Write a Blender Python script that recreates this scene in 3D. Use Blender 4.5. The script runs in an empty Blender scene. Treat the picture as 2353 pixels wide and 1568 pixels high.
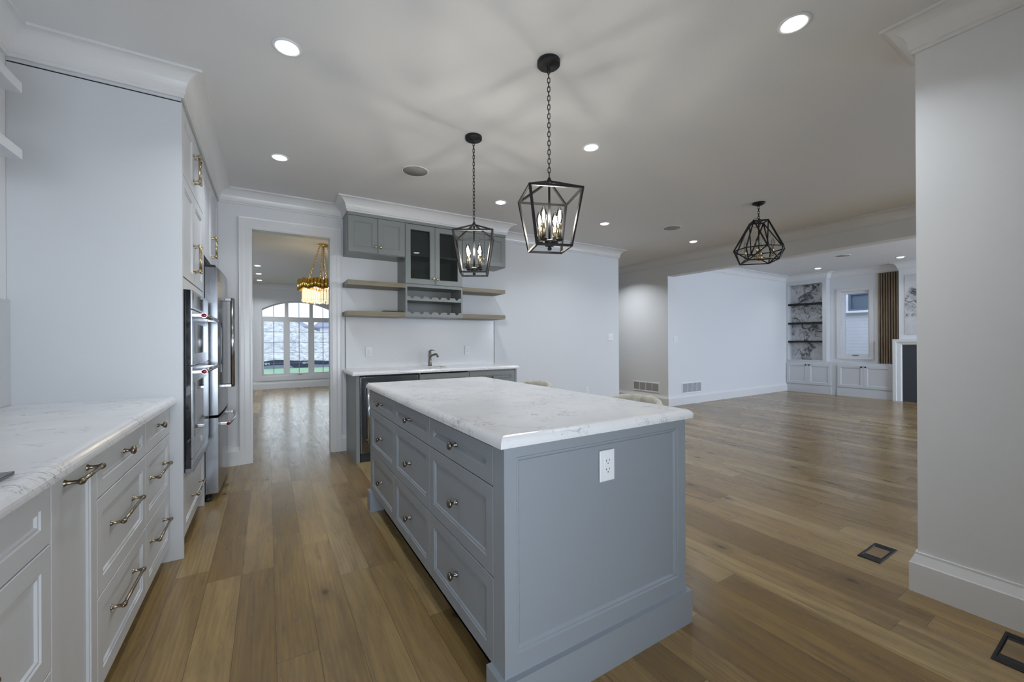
import bpy, bmesh, math, random
from mathutils import Vector, Matrix
random.seed(7)
SC = bpy.context.scene
COL = SC.collection
PI = math.pi
# ---------------------------------------------------------------- camera, world, daylight, exposure
cam_d = bpy.data.cameras.new('camera'); cam = bpy.data.objects.new('camera', cam_d); COL.objects.link(cam)
SC.camera = cam
YAW, PITCH, ROLL = math.radians(31.305), math.radians(-0.0366), math.radians(-0.2804)
s_, c_ = math.sin(YAW), math.cos(YAW)
M_ = (Matrix(((math.cos(ROLL), -math.sin(ROLL), 0), (math.sin(ROLL), math.cos(ROLL), 0), (0, 0, 1)))
      @ Matrix(((1, 0, 0), (0, math.cos(PITCH), -math.sin(PITCH)), (0, math.sin(PITCH), math.cos(PITCH))))
      @ Matrix(((c_, -s_, 0), (0, 0, -1), (s_, c_, 0))))
R_ = Matrix((M_[0], -M_[1], -M_[2])).transposed().to_4x4()
R_.translation = Vector((0, 0, 1.22))
cam.matrix_world = R_
cam_d.sensor_fit = 'HORIZONTAL'; cam_d.sensor_width = 36; cam_d.lens = 923.13 / 2353 * 36
cam_d.clip_start = 0.02; cam_d.clip_end = 300
SC.view_settings.view_transform = 'Standard'; SC.view_settings.look = 'None'
SC.view_settings.gamma = 1; SC.view_settings.use_curve_mapping = False
SC.view_settings.exposure = 0.12
SC.cycles.use_denoising = True
SC.cycles.max_bounces = 10; SC.cycles.diffuse_bounces = 5; SC.cycles.glossy_bounces = 5
SC.cycles.transmission_bounces = 8; SC.cycles.transparent_max_bounces = 12
SC.cycles.sample_clamp_indirect = 4.0
SC.cycles.caustics_reflective = False; SC.cycles.caustics_refractive = False
wd = bpy.data.worlds.new('sky'); SC.world = wd; wd.use_nodes = True
bg = wd.node_tree.nodes['Background']; bg.inputs[0].default_value = (0.76, 0.89, 1.0, 1); bg.inputs[1].default_value = 2.4

def area(name, loc, rot, sx, sy, energy, color, spread=PI, portal=False, shape='RECTANGLE'):
    d = bpy.data.lights.new(name, 'AREA'); d.shape = shape; d.size = sx
    if shape in ('RECTANGLE', 'ELLIPSE'): d.size_y = sy
    d.energy = energy; d.color = color; d.spread = spread
    if portal: d.cycles.is_portal = True
    o = bpy.data.objects.new(name, d); COL.objects.link(o); o.location = loc; o.rotation_euler = rot
    return o
DAY = (0.66, 0.79, 1.0)
# area lights on closed walls behind the camera, standing in for unseen windows (they face +Y)
TILT = math.radians(68); SPR = math.radians(150)
DAYK = (0.78, 0.88, 1.0)
area('daylight_kitchen_window', (-.10, -1.285, 1.05), (PI/2, 0, 0), 1.6, 1.5, 33, DAYK, math.radians(118))
area('daylight_patio_door', (4.6, -2.985, 1.2), (TILT, 0, 0), 2.8, 2.2, 28, DAYK, SPR)
area('daylight_living_window', (8.6, -2.985, 1.35), (TILT, 0, 0), 3.2, 1.9, 415, DAY, SPR)
area('dining_side_fill', (-2.59, 9.0, 1.35), (TILT, 0, -PI/2), 3.0, 1.9, 90, DAY, SPR)  # added fill that brightens the dining room; its wall has no opening
area('daylight_fireplace_side_window', (10.99, .226, 1.56), (TILT, 0, PI/2), .52, 1.40, 25, DAY, SPR)
area('dining_window_portal', (0.73, 12.46, 1.35), (-PI/2, 0, 0), 1.9, 2.1, 1, (1, 1, 1), portal=True)

# ---------------------------------------------------------------- helpers
class MB:
    def __init__(s): s.bm = bmesh.new()
    def quad(s, pts, mi=0):
        f = s.bm.faces.new([s.bm.verts.new(p) for p in pts]); f.material_index = mi; return f
    def box(s, x0, x1, y0, y1, z0, z1, bev=0.0, mi=0):
        x0, x1 = sorted((x0, x1)); y0, y1 = sorted((y0, y1)); z0, z1 = sorted((z0, z1))
        v = [s.bm.verts.new((x, y, z)) for x in (x0, x1) for y in (y0, y1) for z in (z0, z1)]
        fs = [s.bm.faces.new([v[i] for i in q]) for q in ((0,1,3,2),(4,6,7,5),(0,4,5,1),(2,3,7,6),(0,2,6,4),(1,5,7,3))]
        for f in fs: f.material_index = mi
        if bev > 0:
            es = list({e for f in fs for e in f.edges})
            bmesh.ops.bevel(s.bm, geom=es, offset=bev, segments=2, affect='EDGES', profile=0.7)
        return s
    def rings(s, loops, cap0=True, cap1=True, closed=True, mi=0, smooth=False):
        vs = [[s.bm.verts.new(p) for p in L] for L in loops]
        n = len(vs[0])
        for a, b in zip(vs, vs[1:]):
            for i in range(n if closed else n - 1):
                j = (i + 1) % n
                try:
                    f = s.bm.faces.new((a[i], a[j], b[j], b[i])); f.material_index = mi; f.smooth = smooth
                except ValueError: pass
        if cap0:
            f = s.bm.faces.new(vs[0][::-1]); f.material_index = mi
        if cap1:
            f = s.bm.faces.new(vs[-1]); f.material_index = mi
        return s
    def lathe(s, o, axis, prof, seg=20, mi=0, smooth=True):
        # prof: list of (radius, distance along axis); radius 0 at the ends closes
        o = Vector(o); a = Vector(axis).normalized()
        u = a.orthogonal().normalized(); w = a.cross(u)
        loops = []
        for r, t in prof:
            r = max(r, 1e-5)
            loops.append([o + a * t + (u * math.cos(2*PI*k/seg) + w * math.sin(2*PI*k/seg)) * r for k in range(seg)])
        return s.rings(loops, mi=mi, smooth=smooth)
    def cyl(s, p0, p1, r, seg=16, mi=0, r1=None):
        p0, p1 = Vector(p0), Vector(p1)
        L = (p1 - p0).length
        return s.lathe(p0, p1 - p0, [(r, 0), (r if r1 is None else r1, L)], seg, mi, smooth=seg > 6)
    def bar(s, p0, p1, w, mi=0):
        # square bar of side w
        p0, p1 = Vector(p0), Vector(p1); a = (p1 - p0).normalized()
        up = Vector((0, 0, 1)) if abs(a.z) < 0.95 else Vector((1, 0, 0))
        u = a.cross(up).normalized(); v = u.cross(a); h = w / 2
        L = [[p + u*x*h + v*y*h for x, y in ((-1,-1),(1,-1),(1,1),(-1,1))] for p in (p0 - a*h*0.6, p1 + a*h*0.6)]
        return s.rings(L, mi=mi)
    def tube(s, pts, r, seg=10, mi=0, closed=False):
        pts = [Vector(p) for p in pts]; n = len(pts); loops = []
        prev = None
        for i, p in enumerate(pts):
            if closed: t = (pts[(i+1) % n] - pts[i-1]).normalized()
            else: t = (pts[min(i+1, n-1)] - pts[max(i-1, 0)]).normalized()
            if prev is None: u = t.orthogonal().normalized()
            else:
                u = (prev - t * prev.dot(t)); u = u.normalized() if u.length > 1e-6 else t.orthogonal().normalized()
            prev = u; w = t.cross(u)
            rr = r[i] if isinstance(r, (list, tuple)) else r
            loops.append([p + (u*math.cos(2*PI*k/seg) + w*math.sin(2*PI*k/seg))*rr for k in range(seg)])
        if closed: loops.append(loops[0])
        return s.rings(loops, cap0=not closed, cap1=not closed, mi=mi, smooth=True)
    def prism(s, pts, d, mi=0):
        d = Vector(d); pts = [Vector(p) for p in pts]
        a = [s.bm.verts.new(p) for p in pts]; b = [s.bm.verts.new(p + d) for p in pts]
        n = len(pts)
        for i in range(n):
            f = s.bm.faces.new((a[i], a[(i+1) % n], b[(i+1) % n], b[i])); f.material_index = mi
        f = s.bm.faces.new(a[::-1]); f.material_index = mi
        f = s.bm.faces.new(b); f.material_index = mi
        return s
    def panel(s, o, U, W, N, w, h, ring, mi=0, ins=(0, 0, 0, 0), mi_in=None):
        # rings (inset, depth along N) of a rectangular front; ins = extra insets (left,right,bottom,top) after ring 1
        o, U, W, N = Vector(o), Vector(U), Vector(W), Vector(N)
        loops = []
        for i, (q, d) in enumerate(ring):
            e = ins if i >= 2 else (0, 0, 0, 0)
            l, r, b, t = q + e[0], w - q - e[1], q + e[2], h - q - e[3]
            loops.append([o + U*x + W*y + N*d for x, y in ((l, b), (r, b), (r, t), (l, t))])
        s.rings(loops, mi=mi)
        return s
    def sweep(s, path, prof, side, z=0, mi=0):
        # path of (x,y); prof of (out,z); side +1: out is to the right of travel
        P = [Vector((p[0], p[1])) for p in path]; n = len(P); loops = []
        for i in range(n):
            d0 = (P[i] - P[i-1]).normalized() if i else None
            d1 = (P[i+1] - P[i]).normalized() if i < n-1 else None
            d0 = d0 or d1; d1 = d1 or d0
            n0 = Vector((d0.y, -d0.x)) * side; n1 = Vector((d1.y, -d1.x)) * side
            m = (n0 + n1) / (1 + n0.dot(n1))
            loops.append([(P[i].x + m.x*a, P[i].y + m.y*a, z + b) for a, b in prof])
        return s.rings(loops, mi=mi)

def part_of(o):
    v = Vector()
    while o is not None: v += o.location; o = o.parent
    return v
def obj(name, mb, mat, parent=None, bevel=0, smooth=False):
    bm = mb.bm
    bmesh.ops.remove_doubles(bm, verts=bm.verts, dist=1e-6)
    bmesh.ops.recalc_face_normals(bm, faces=bm.faces)
    me = bpy.data.meshes.new(name)
    if parent is not None:
        bmesh.ops.translate(bm, verts=bm.verts, vec=-part_of(parent))
    bm.to_mesh(me); bm.free()
    for m in (mat if isinstance(mat, (list, tuple)) else [mat]): me.materials.append(m)
    o = bpy.data.objects.new(name, me); COL.objects.link(o)
    if parent is not None: o.parent = parent
    if bevel:
        b = o.modifiers.new('bevel', 'BEVEL'); b.width = bevel; b.segments = 2; b.limit_method = 'ANGLE'; b.angle_limit = math.radians(50)
    return o
def tag(o, label, cat, group=None, kind=None):
    o['label'] = label; o['category'] = cat
    if group: o['group'] = group
    if kind: o['kind'] = kind
    return o
def thing(name, label, cat, loc, group=None):
    o = bpy.data.objects.new(name, None); COL.objects.link(o); o.location = loc; o.empty_display_size = 0.05
    return tag(o, label, cat, group)
def struct(name, mb, mat, label=None, parent=None):
    o = obj(name, mb, mat, parent)
    if parent is None:
        o['kind'] = 'structure'
        if label: o['label'] = label
    return o
def dup(root, loc, label=None, rotz=None):
    def cp(o, par):
        c = o.copy(); COL.objects.link(c); c.parent = par
        for ch in o.children: cp(ch, c)
        return c
    r = cp(root, None); r.location = loc
    if rotz is not None: r.rotation_euler = (0, 0, rotz)
    if label: r['label'] = label
    return r

# ---------------------------------------------------------------- materials
def new_mat(name):
    m = bpy.data.materials.new(name); m.use_nodes = True
    nt = m.node_tree
    return m, nt, nt.nodes['Principled BSDF']
def simple(name, col, rough=0.5, metal=0.0, bump=None, spec=0.5, emit=None, estr=0, coat=0):
    m, nt, b = new_mat(name)
    b.inputs['Base Color'].default_value = (*col, 1); b.inputs['Roughness'].default_value = rough
    b.inputs['Metallic'].default_value = metal; b.inputs['Specular IOR Level'].default_value = spec
    b.inputs['Coat Weight'].default_value = coat
    if emit: b.inputs['Emission Color'].default_value = (*emit, 1); b.inputs['Emission Strength'].default_value = estr
    # fine procedural surface texture: slight roughness mottling and grain bump
    g = nt.nodes.new('ShaderNodeNewGeometry')
    n = nt.nodes.new('ShaderNodeTexNoise'); n.inputs['Scale'].default_value = bump[0] if bump else 40
    n.inputs['Detail'].default_value = 4
    nt.links.new(g.outputs['Position'], n.inputs['Vector'])
    mr = nt.nodes.new('ShaderNodeMapRange'); mr.inputs[3].default_value = max(0.01, rough - 0.04); mr.inputs[4].default_value = min(1, rough + 0.04)
    nt.links.new(n.outputs['Fac'], mr.inputs[0]); nt.links.new(mr.outputs[0], b.inputs['Roughness'])
    if bump:
        bp = nt.nodes.new('ShaderNodeBump'); bp.inputs['Strength'].default_value = bump[1]; bp.inputs['Distance'].default_value = 0.002
        nt.links.new(n.outputs['Fac'], bp.inputs['Height']); nt.links.new(bp.outputs[0], b.inputs['Normal'])
    return m
class NT:
    def __init__(s, nt): s.nt = nt
    def n(s, t, **k):
        q = s.nt.nodes.new(t)
        for a, v in k.items(): setattr(q, a, v)
        return q
    def lk(s, a, b): s.nt.links.new(a, b)
    def setin(s, sock, v):
        if isinstance(v, (int, float)): sock.default_value = v
        elif isinstance(v, (tuple, list)): sock.default_value = v
        else: s.lk(v, sock)
    def math(s, op, a, b=0.0, c=None):
        q = s.n('ShaderNodeMath', operation=op); s.setin(q.inputs[0], a); s.setin(q.inputs[1], b)
        if c is not None: s.setin(q.inputs[2], c)
        return q.outputs[0]
    def mix(s, f, a, b, mode='MIX'):
        q = s.n('ShaderNodeMix', data_type='RGBA', blend_type=mode); s.setin(q.inputs[0], f); s.setin(q.inputs[6], a); s.setin(q.inputs[7], b)
        return q.outputs[2]
    def comb(s, x, y, z):
        q = s.n('ShaderNodeCombineXYZ')
        for i, v in enumerate((x, y, z)): s.setin(q.inputs[i], v)
        return q.outputs[0]
    def noise(s, vec, scale, detail=4, rough=0.55, dist=0.0):
        q = s.n('ShaderNodeTexNoise'); s.lk(vec, q.inputs['Vector']); q.inputs['Scale'].default_value = scale
        q.inputs['Detail'].default_value = detail; q.inputs['Roughness'].default_value = rough; q.inputs['Distortion'].default_value = dist
        return q.outputs['Fac']
    def rng(s, v, a, b, c=0.0, d=1.0, smooth=False):
        q = s.n('ShaderNodeMapRange'); q.interpolation_type = 'SMOOTHSTEP' if smooth else 'LINEAR'
        for i, x in enumerate((v, a, b, c, d)): s.setin(q.inputs[i], x)
        return q.outputs[0]
    def wn(s, x, y):
        q = s.n('ShaderNodeTexWhiteNoise', noise_dimensions='2D'); s.lk(s.comb(x, y, 0.0), q.inputs['Vector'])
        return q.outputs['Value']
def pos(T):
    g = T.n('ShaderNodeNewGeometry'); sp = T.n('ShaderNodeSeparateXYZ'); T.lk(g.outputs['Position'], sp.inputs[0])
    return g.outputs['Position'], sp.outputs[0], sp.outputs[1], sp.outputs[2]

def oak_floor():
    m, nt, b = new_mat('oak_plank_floor'); T = NT(nt); P, x, y, z = pos(T)
    W = 0.1465
    xr = T.math('DIVIDE', T.math('ADD', x, 0.122), W)
    row = T.math('FLOOR', xr); fx = T.math('FRACT', xr)
    r1 = T.wn(row, 3.7); r2 = T.wn(row, 11.3)
    Ln = T.math('MULTIPLY_ADD', r2, 0.7, 1.05)
    yr = T.math('DIVIDE', T.math('MULTIPLY_ADD', r1, 9.0, y), Ln)
    col = T.math('FLOOR', yr); fy = T.math('FRACT', yr)
    pid = T.wn(row, col); pid2 = T.wn(T.math('ADD', row, 57.0), col)
    gv = T.comb(T.math('MULTIPLY_ADD', pid, 37.0, T.math('MULTIPLY', x, 9.0)), T.math('MULTIPLY_ADD', pid2, 91.0, y), pid)
    fig = T.noise(gv, 1.7, 5, 0.6, 1.3)
    fine = T.noise(T.comb(T.math('MULTIPLY', x, 140.0), T.math('MULTIPLY', y, 4.0), pid), 1.0, 3, 0.6)
    rg = T.n('ShaderNodeTexWave', wave_type='RINGS', rings_direction='Y'); T.lk(T.comb(T.math('MULTIPLY_ADD', pid, 5.0, T.math('MULTIPLY', x, 7.0)), T.math('MULTIPLY_ADD', pid2, 40.0, T.math('MULTIPLY', y, 0.9)), 0.0), rg.inputs['Vector'])
    rg.inputs['Scale'].default_value = 2.3; rg.inputs['Distortion'].default_value = 5.0; rg.inputs['Detail'].default_value = 3; rg.inputs['Detail Scale'].default_value = 1.2
    tone = T.n('ShaderNodeValToRGB'); e = tone.color_ramp.elements
    e[0].position = 0.0; e[0].color = (0.215, 0.136, 0.050, 1); e[1].position = 1.0; e[1].color = (0.44, 0.322, 0.152, 1)
    q = tone.color_ramp.elements.new(0.45); q.color = (0.315, 0.209, 0.084, 1)
    q = tone.color_ramp.elements.new(0.75); q.color = (0.36, 0.248, 0.108, 1)
    T.lk(pid, tone.inputs[0])
    c = tone.outputs[0]
    c = T.mix(T.rng(fig, 0.35, 0.68, 0.0, 0.55), c, (0.11, 0.068, 0.036, 1))
    c = T.mix(T.math('MULTIPLY', rg.outputs['Fac'], T.math('MULTIPLY', pid2, 0.28)), c, (0.13, 0.085, 0.046, 1))
    c = T.mix(T.rng(fine, 0.45, 0.75, 0.0, 0.3), c, (0.10, 0.065, 0.036, 1))
    # knots
    vo = T.n('ShaderNodeTexVoronoi', feature='F1', voronoi_dimensions='2D'); T.lk(T.comb(T.math('MULTIPLY', x, 1.5), T.math('MULTIPLY', y, 0.75), 0.0), vo.inputs['Vector']); vo.inputs['Scale'].default_value = 2.6
    ksel = T.n('ShaderNodeSeparateColor'); T.lk(vo.outputs['Color'], ksel.inputs[0])
    kd = T.math('ADD', vo.outputs['Distance'], T.math('MULTIPLY', T.math('SUBTRACT', T.noise(P, 26, 4), 0.5), 0.12))
    ks = T.math('GREATER_THAN', ksel.outputs[0], 0.66)
    c = T.mix(T.math('MULTIPLY', T.math('MULTIPLY', T.rng(kd, 0.03, 0.26, 1.0, 0.0, True), ks), 0.34), c, (0.075, 0.050, 0.026, 1))
    c = T.mix(T.math('MULTIPLY', T.math('MULTIPLY', T.rng(kd, 0.02, 0.085, 1.0, 0.0, True), ks), 0.65), c, (0.030, 0.020, 0.012, 1))
    sx = T.math('MINIMUM', fx, T.math('SUBTRACT', 1.0, fx)); sy = T.math('MULTIPLY', T.math('MINIMUM', fy, T.math('SUBTRACT', 1.0, fy)), T.math('DIVIDE', Ln, W))
    seam = T.rng(T.math('MINIMUM', sx, sy), 0.003, 0.011, 1.0, 0.0, True)
    c = T.mix(T.math('MULTIPLY', seam, 0.7), c, (0.040, 0.025, 0.015, 1))
    T.lk(c, b.inputs['Base Color'])
    T.lk(T.rng(fig, 0.3, 0.7, 0.20, 0.30), b.inputs['Roughness'])
    b.inputs['Specular IOR Level'].default_value = 0.5
    bp = T.n('ShaderNodeBump'); bp.inputs['Strength'].default_value = 0.10; bp.inputs['Distance'].default_value = 0.001
    T.lk(T.math('SUBTRACT', T.math('MULTIPLY', fine, 0.06), seam), bp.inputs['Height']); T.lk(bp.outputs[0], b.inputs['Normal'])
    return m
def oak_shelf(name='oak_shelf', a=(0.165, 0.138, 0.088), d=(0.255, 0.218, 0.145), axis=0, rough=0.45):
    m, nt, b = new_mat(name); T = NT(nt); P, x, y, z = pos(T)
    v = [T.math('MULTIPLY', q, 22.0) for q in (x, y, z)]; v[axis] = T.math('MULTIPLY', (x, y, z)[axis], 1.6)
    f = T.noise(T.comb(*v), 1.0, 5, 0.6, 0.8); g = T.noise(T.comb(*[T.math('MULTIPLY', q, 4.0) for q in v]), 1.2, 3)
    c = T.mix(T.rng(f, 0.3, 0.7), (*a, 1), (*d, 1)); c = T.mix(T.rng(g, 0.5, 0.8, 0, 0.35), c, (a[0]*0.5, a[1]*0.5, a[2]*0.5, 1))
    T.lk(c, b.inputs['Base Color']); b.inputs['Roughness'].default_value = rough
    return m
def quartz():
    m, nt, b = new_mat('white_veined_quartz'); T = NT(nt); P, x, y, z = pos(T)
    v = T.comb(T.math('MULTIPLY', x, 0.55), y, T.math('MULTIPLY', z, 1.0))
    n1 = T.noise(v, 7.0, 5, 0.62, 1.6); k1 = T.noise(P, 5.0, 3); n2 = T.noise(v, 15.0, 4, 0.6, 1.2); k2 = T.noise(P, 9.0, 2)
    v1 = T.math('MULTIPLY', T.rng(T.math('ABSOLUTE', T.math('SUBTRACT', n1, 0.5)), 0.0, 0.013, 1.0, 0.0), T.rng(k1, 0.51, 0.60))
    v2 = T.math('MULTIPLY', T.rng(T.math('ABSOLUTE', T.math('SUBTRACT', n2, 0.48)), 0.0, 0.024, 1.0, 0.0), T.rng(k2, 0.50, 0.64))
    cl = T.noise(P, 3.0, 4, 0.6)
    c = T.mix(T.rng(cl, 0.35, 0.7), (0.70, 0.70, 0.71, 1), (0.78, 0.775, 0.77, 1))
    c = T.mix(T.math('MULTIPLY', v1, 0.75), c, (0.17, 0.17, 0.19, 1)); c = T.mix(T.math('MULTIPLY', v2, 0.55), c, (0.30, 0.30, 0.32, 1))
    T.lk(c, b.inputs['Base Color']); b.inputs['Roughness'].default_value = 0.16; b.inputs['Specular IOR Level'].default_value = 0.5
    return m
def marble():
    m, nt, b = new_mat('white_marble_black_veins'); T = NT(nt); P, x, y, z = pos(T)
    v = T.comb(T.math('MULTIPLY', x, 1.0), T.math('ADD', T.math('MULTIPLY', y, 1.5), T.math('MULTIPLY', z, 1.0)), T.math('SUBTRACT', T.math('MULTIPLY', z, 1.3), T.math('MULTIPLY', y, 1.0)))
    w = T.noise(v, 1.05, 4, 0.55, 1.0); k = T.noise(P, 2.1, 2, 0.5, 0.3); w2 = T.noise(v, 1.7, 5, 0.6, 1.5); g = T.noise(v, 7.0, 5, 0.6, 0.8)
    msk = T.rng(k, 0.43, 0.53, 0.0, 1.0, True)
    band = T.math('MULTIPLY', T.rng(T.math('ABSOLUTE', T.math('SUBTRACT', w, 0.5)), 0.0, 0.040, 1.0, 0.0, True), msk)
    thin = T.math('MULTIPLY', T.rng(T.math('ABSOLUTE', T.math('SUBTRACT', w2, 0.5)), 0.004, 0.022, 1.0, 0.0), T.math('ADD', T.math('MULTIPLY', msk, 0.9), 0.10))
    c = T.mix(T.rng(T.noise(v, 1.1, 3), 0.35, 0.7), (0.66, 0.66, 0.67, 1), (0.52, 0.525, 0.54, 1))
    c = T.mix(T.math('MULTIPLY', T.math('MULTIPLY', T.rng(g, 0.42, 0.60), msk), 0.45), c, (0.22, 0.225, 0.22, 1))
    c = T.mix(T.math('MULTIPLY', band, 0.92), c, (0.045, 0.048, 0.048, 1))
    c = T.mix(T.math('MULTIPLY', thin, 0.9), c, (0.04, 0.04, 0.045, 1))
    T.lk(c, b.inputs['Base Color']); b.inputs['Roughness'].default_value = 0.2
    return m
def steel():
    m, nt, b = new_mat('brushed_stainless_steel'); T = NT(nt); P, x, y, z = pos(T)
    f = T.noise(T.comb(T.math('MULTIPLY', x, 300.0), T.math('MULTIPLY', y, 300.0), T.math('MULTIPLY', z, 4.0)), 1.0, 2)
    b.inputs['Base Color'].default_value = (0.27, 0.28, 0.30, 1); b.inputs['Metallic'].default_value = 1
    T.lk(T.rng(f, 0.3, 0.7, 0.16, 0.26), b.inputs['Roughness'])
    return m
def glass(name, tint=(1, 1, 1), rough=0.0, ior=1.5):
    # thin architectural pane: fresnel reflection over straight-through transparency
    m = bpy.data.materials.new(name); m.use_nodes = True; nt = m.node_tree; nt.nodes.clear(); T = NT(nt)
    o = T.n('ShaderNodeOutputMaterial'); mx = T.n('ShaderNodeMixShader'); tr = T.n('ShaderNodeBsdfTransparent'); gl = T.n('ShaderNodeBsdfGlossy')
    fr = T.n('ShaderNodeFresnel'); fr.inputs[0].default_value = ior
    tr.inputs[0].default_value = (*tint, 1); gl.inputs['Roughness'].default_value = rough
    T.lk(fr.outputs[0], mx.inputs[0]); T.lk(tr.outputs[0], mx.inputs[1]); T.lk(gl.outputs[0], mx.inputs[2]); T.lk(mx.outputs[0], o.inputs[0])
    return m
def siding():
    m, nt, b = new_mat('white_painted_siding'); T = NT(nt); P, x, y, z = pos(T)
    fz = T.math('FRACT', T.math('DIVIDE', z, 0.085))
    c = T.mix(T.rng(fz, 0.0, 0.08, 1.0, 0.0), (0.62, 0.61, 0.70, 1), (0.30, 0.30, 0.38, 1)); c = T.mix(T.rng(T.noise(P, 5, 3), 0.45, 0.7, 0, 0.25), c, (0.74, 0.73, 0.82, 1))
    T.lk(c, b.inputs['Base Color']); b.inputs['Roughness'].default_value = 0.7
    return m
def mound_mat():
    m, nt, b = new_mat('snowy_earth'); T = NT(nt); P, x, y, z = pos(T)
    n = T.noise(P, 2.6, 9, 0.75, 0.6); n2 = T.noise(P, 7, 7, 0.75)
    c = T.mix(T.rng(n, 0.40, 0.60), (0.44, 0.455, 0.50, 1), (0.22, 0.22, 0.235, 1)); c = T.mix(T.rng(n2, 0.54, 0.62, 0, 0.8), c, (0.08, 0.085, 0.10, 1))
    T.lk(c, b.inputs['Base Color']); b.inputs['Roughness'].default_value = 0.9
    return m
def lawn_mat():
    m, nt, b = new_mat('lawn_grass'); T = NT(nt); P, x, y, z = pos(T)
    c = T.mix(T.rng(T.noise(P, 3, 6, 0.7), 0.35, 0.65), (0.11, 0.21, 0.125, 1), (0.18, 0.29, 0.19, 1))
    T.lk(c, b.inputs['Base Color']); b.inputs['Roughness'].default_value = 0.9
    return m
def velvet():
    m, nt, b = new_mat('beige_velvet'); T = NT(nt); P, x, y, z = pos(T)
    c = T.mix(T.rng(T.noise(P, 14, 4, 0.6, 0.6), 0.35, 0.68), (0.30, 0.285, 0.235, 1), (0.52, 0.50, 0.44, 1))
    T.lk(c, b.inputs['Base Color']); b.inputs['Roughness'].default_value = 0.85; b.inputs['Sheen Weight'].default_value = 0.5
    return m

WALL = simple('wall_paint', (0.69, 0.70, 0.71), 0.55, bump=(180, 0.04))
CEIL = simple('ceiling_paint', (0.72, 0.722, 0.725), 0.8, bump=(160, 0.04))
TRIM = simple('trim_paint', (0.71, 0.71, 0.71), 0.25, bump=(60, 0.02))
CABW = simple('white_cabinet_lacquer', (0.60, 0.615, 0.635), 0.32, bump=(90, 0.02))
CABG = simple('grey_cabinet_lacquer', (0.258, 0.283, 0.310), 0.34, bump=(90, 0.02))
CABB = simple('grey_bar_cabinet_lacquer', (0.235, 0.250, 0.243), 0.34, bump=(90, 0.02))
FLOOR = oak_floor(); OAK = oak_shelf(); QUARTZ = quartz(); MARBLE = marble(); STEEL = steel()
WALNUT = oak_shelf('walnut_slat', (0.175, 0.12, 0.072), (0.31, 0.225, 0.145), 2, 0.5)
BLACK = simple('black_metal', (0.010, 0.010, 0.011), 0.5, spec=0.35)
BLKGLASS = simple('black_glass', (0.010, 0.011, 0.014), 0.06)
SOFTBLK = simple('matte_black', (0.020, 0.021, 0.024), 0.6)
DARKGAP = simple('shadow_gap', (0.025, 0.025, 0.025), 0.8)
BRONZE = simple('aged_bronze', (0.30, 0.245, 0.175), 0.28, 1.0)
BRASS = simple('champagne_brass', (0.50, 0.41, 0.26), 0.24, 1.0)
GOLD = simple('polished_gold', (0.80, 0.52, 0.12), 0.18, 1.0)
NICKEL = simple('brushed_nickel', (0.22, 0.20, 0.175), 0.28, 1.0)
CHROME = simple('chrome', (0.52, 0.53, 0.55), 0.14, 1.0)
CRED = simple('red_medallion', (0.20, 0.006, 0.02), 0.2)
PLASTIC = simple('white_plastic', (0.78, 0.79, 0.80), 0.35)
SLOT = simple('dark_slot', (0.03, 0.03, 0.035), 0.6)
GREYGLASS = simple('slate_glass', (0.10, 0.11, 0.125), 0.12)
EDGE = simple('dark_edge_trim', (0.16, 0.165, 0.175), 0.4)
PANE = glass('window_glass', ior=1.12); CABGLASS = glass('cabinet_glass', (0.62, 0.66, 0.66))
TILE = simple('white_ceramic_tile', (0.74, 0.745, 0.75), 0.18, bump=(30, 0.03)); GROUT = simple('tile_grout', (0.71, 0.715, 0.72), 0.8)
GTILE = simple('pale_grey_tile', (0.50, 0.51, 0.52), 0.2, bump=(8, 0.05)); VELVET = velvet(); WOODLEG = oak_shelf('oak_leg', axis=2)
VINYL = simple('white_vinyl', (0.74, 0.76, 0.80), 0.35)
SIDING = siding(); MOUND = mound_mat(); LAWN = lawn_mat()
NAVY = simple('silt_fence_fabric', (0.03, 0.035, 0.065), 0.8, bump=(20, 0.3)); SHING = simple('blue_grey_shingle', (0.17, 0.185, 0.25), 0.9, bump=(15, 0.4))
BWIN = simple('neighbour_window_glass', (0.12, 0.15, 0.21), 0.15)
SPKMESH = simple('speaker_grille', (0.30, 0.30, 0.285), 0.8, bump=(400, 0.3))
LAMP = simple('led_diffuser', (0.9, 0.9, 0.9), 0.5, emit=(0.93, 0.97, 1.0), estr=9.0)
BULB = simple('lit_candle_bulb', (0.9, 0.85, 0.7), 0.3, emit=(1.0, 0.93, 0.83), estr=500.0)
BULBOFF = glass('clear_bulb_glass', (0.95, 0.94, 0.9))
CRYSTAL = simple('lit_crystal', (0.9, 0.86, 0.75), 0.05, emit=(1.0, 0.78, 0.46), estr=0.6)  # weak emission puts the glow of the lamps into the crystals
GLOW = simple('chandelier_lamp', (0.9, 0.85, 0.7), 0.4, emit=(1.0, 0.78, 0.48), estr=60.0)

ZC = 2.74; XL = -1.072; YB = 4.85; XP = 2.69; XH = 6.33; XF = 10.9
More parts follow.
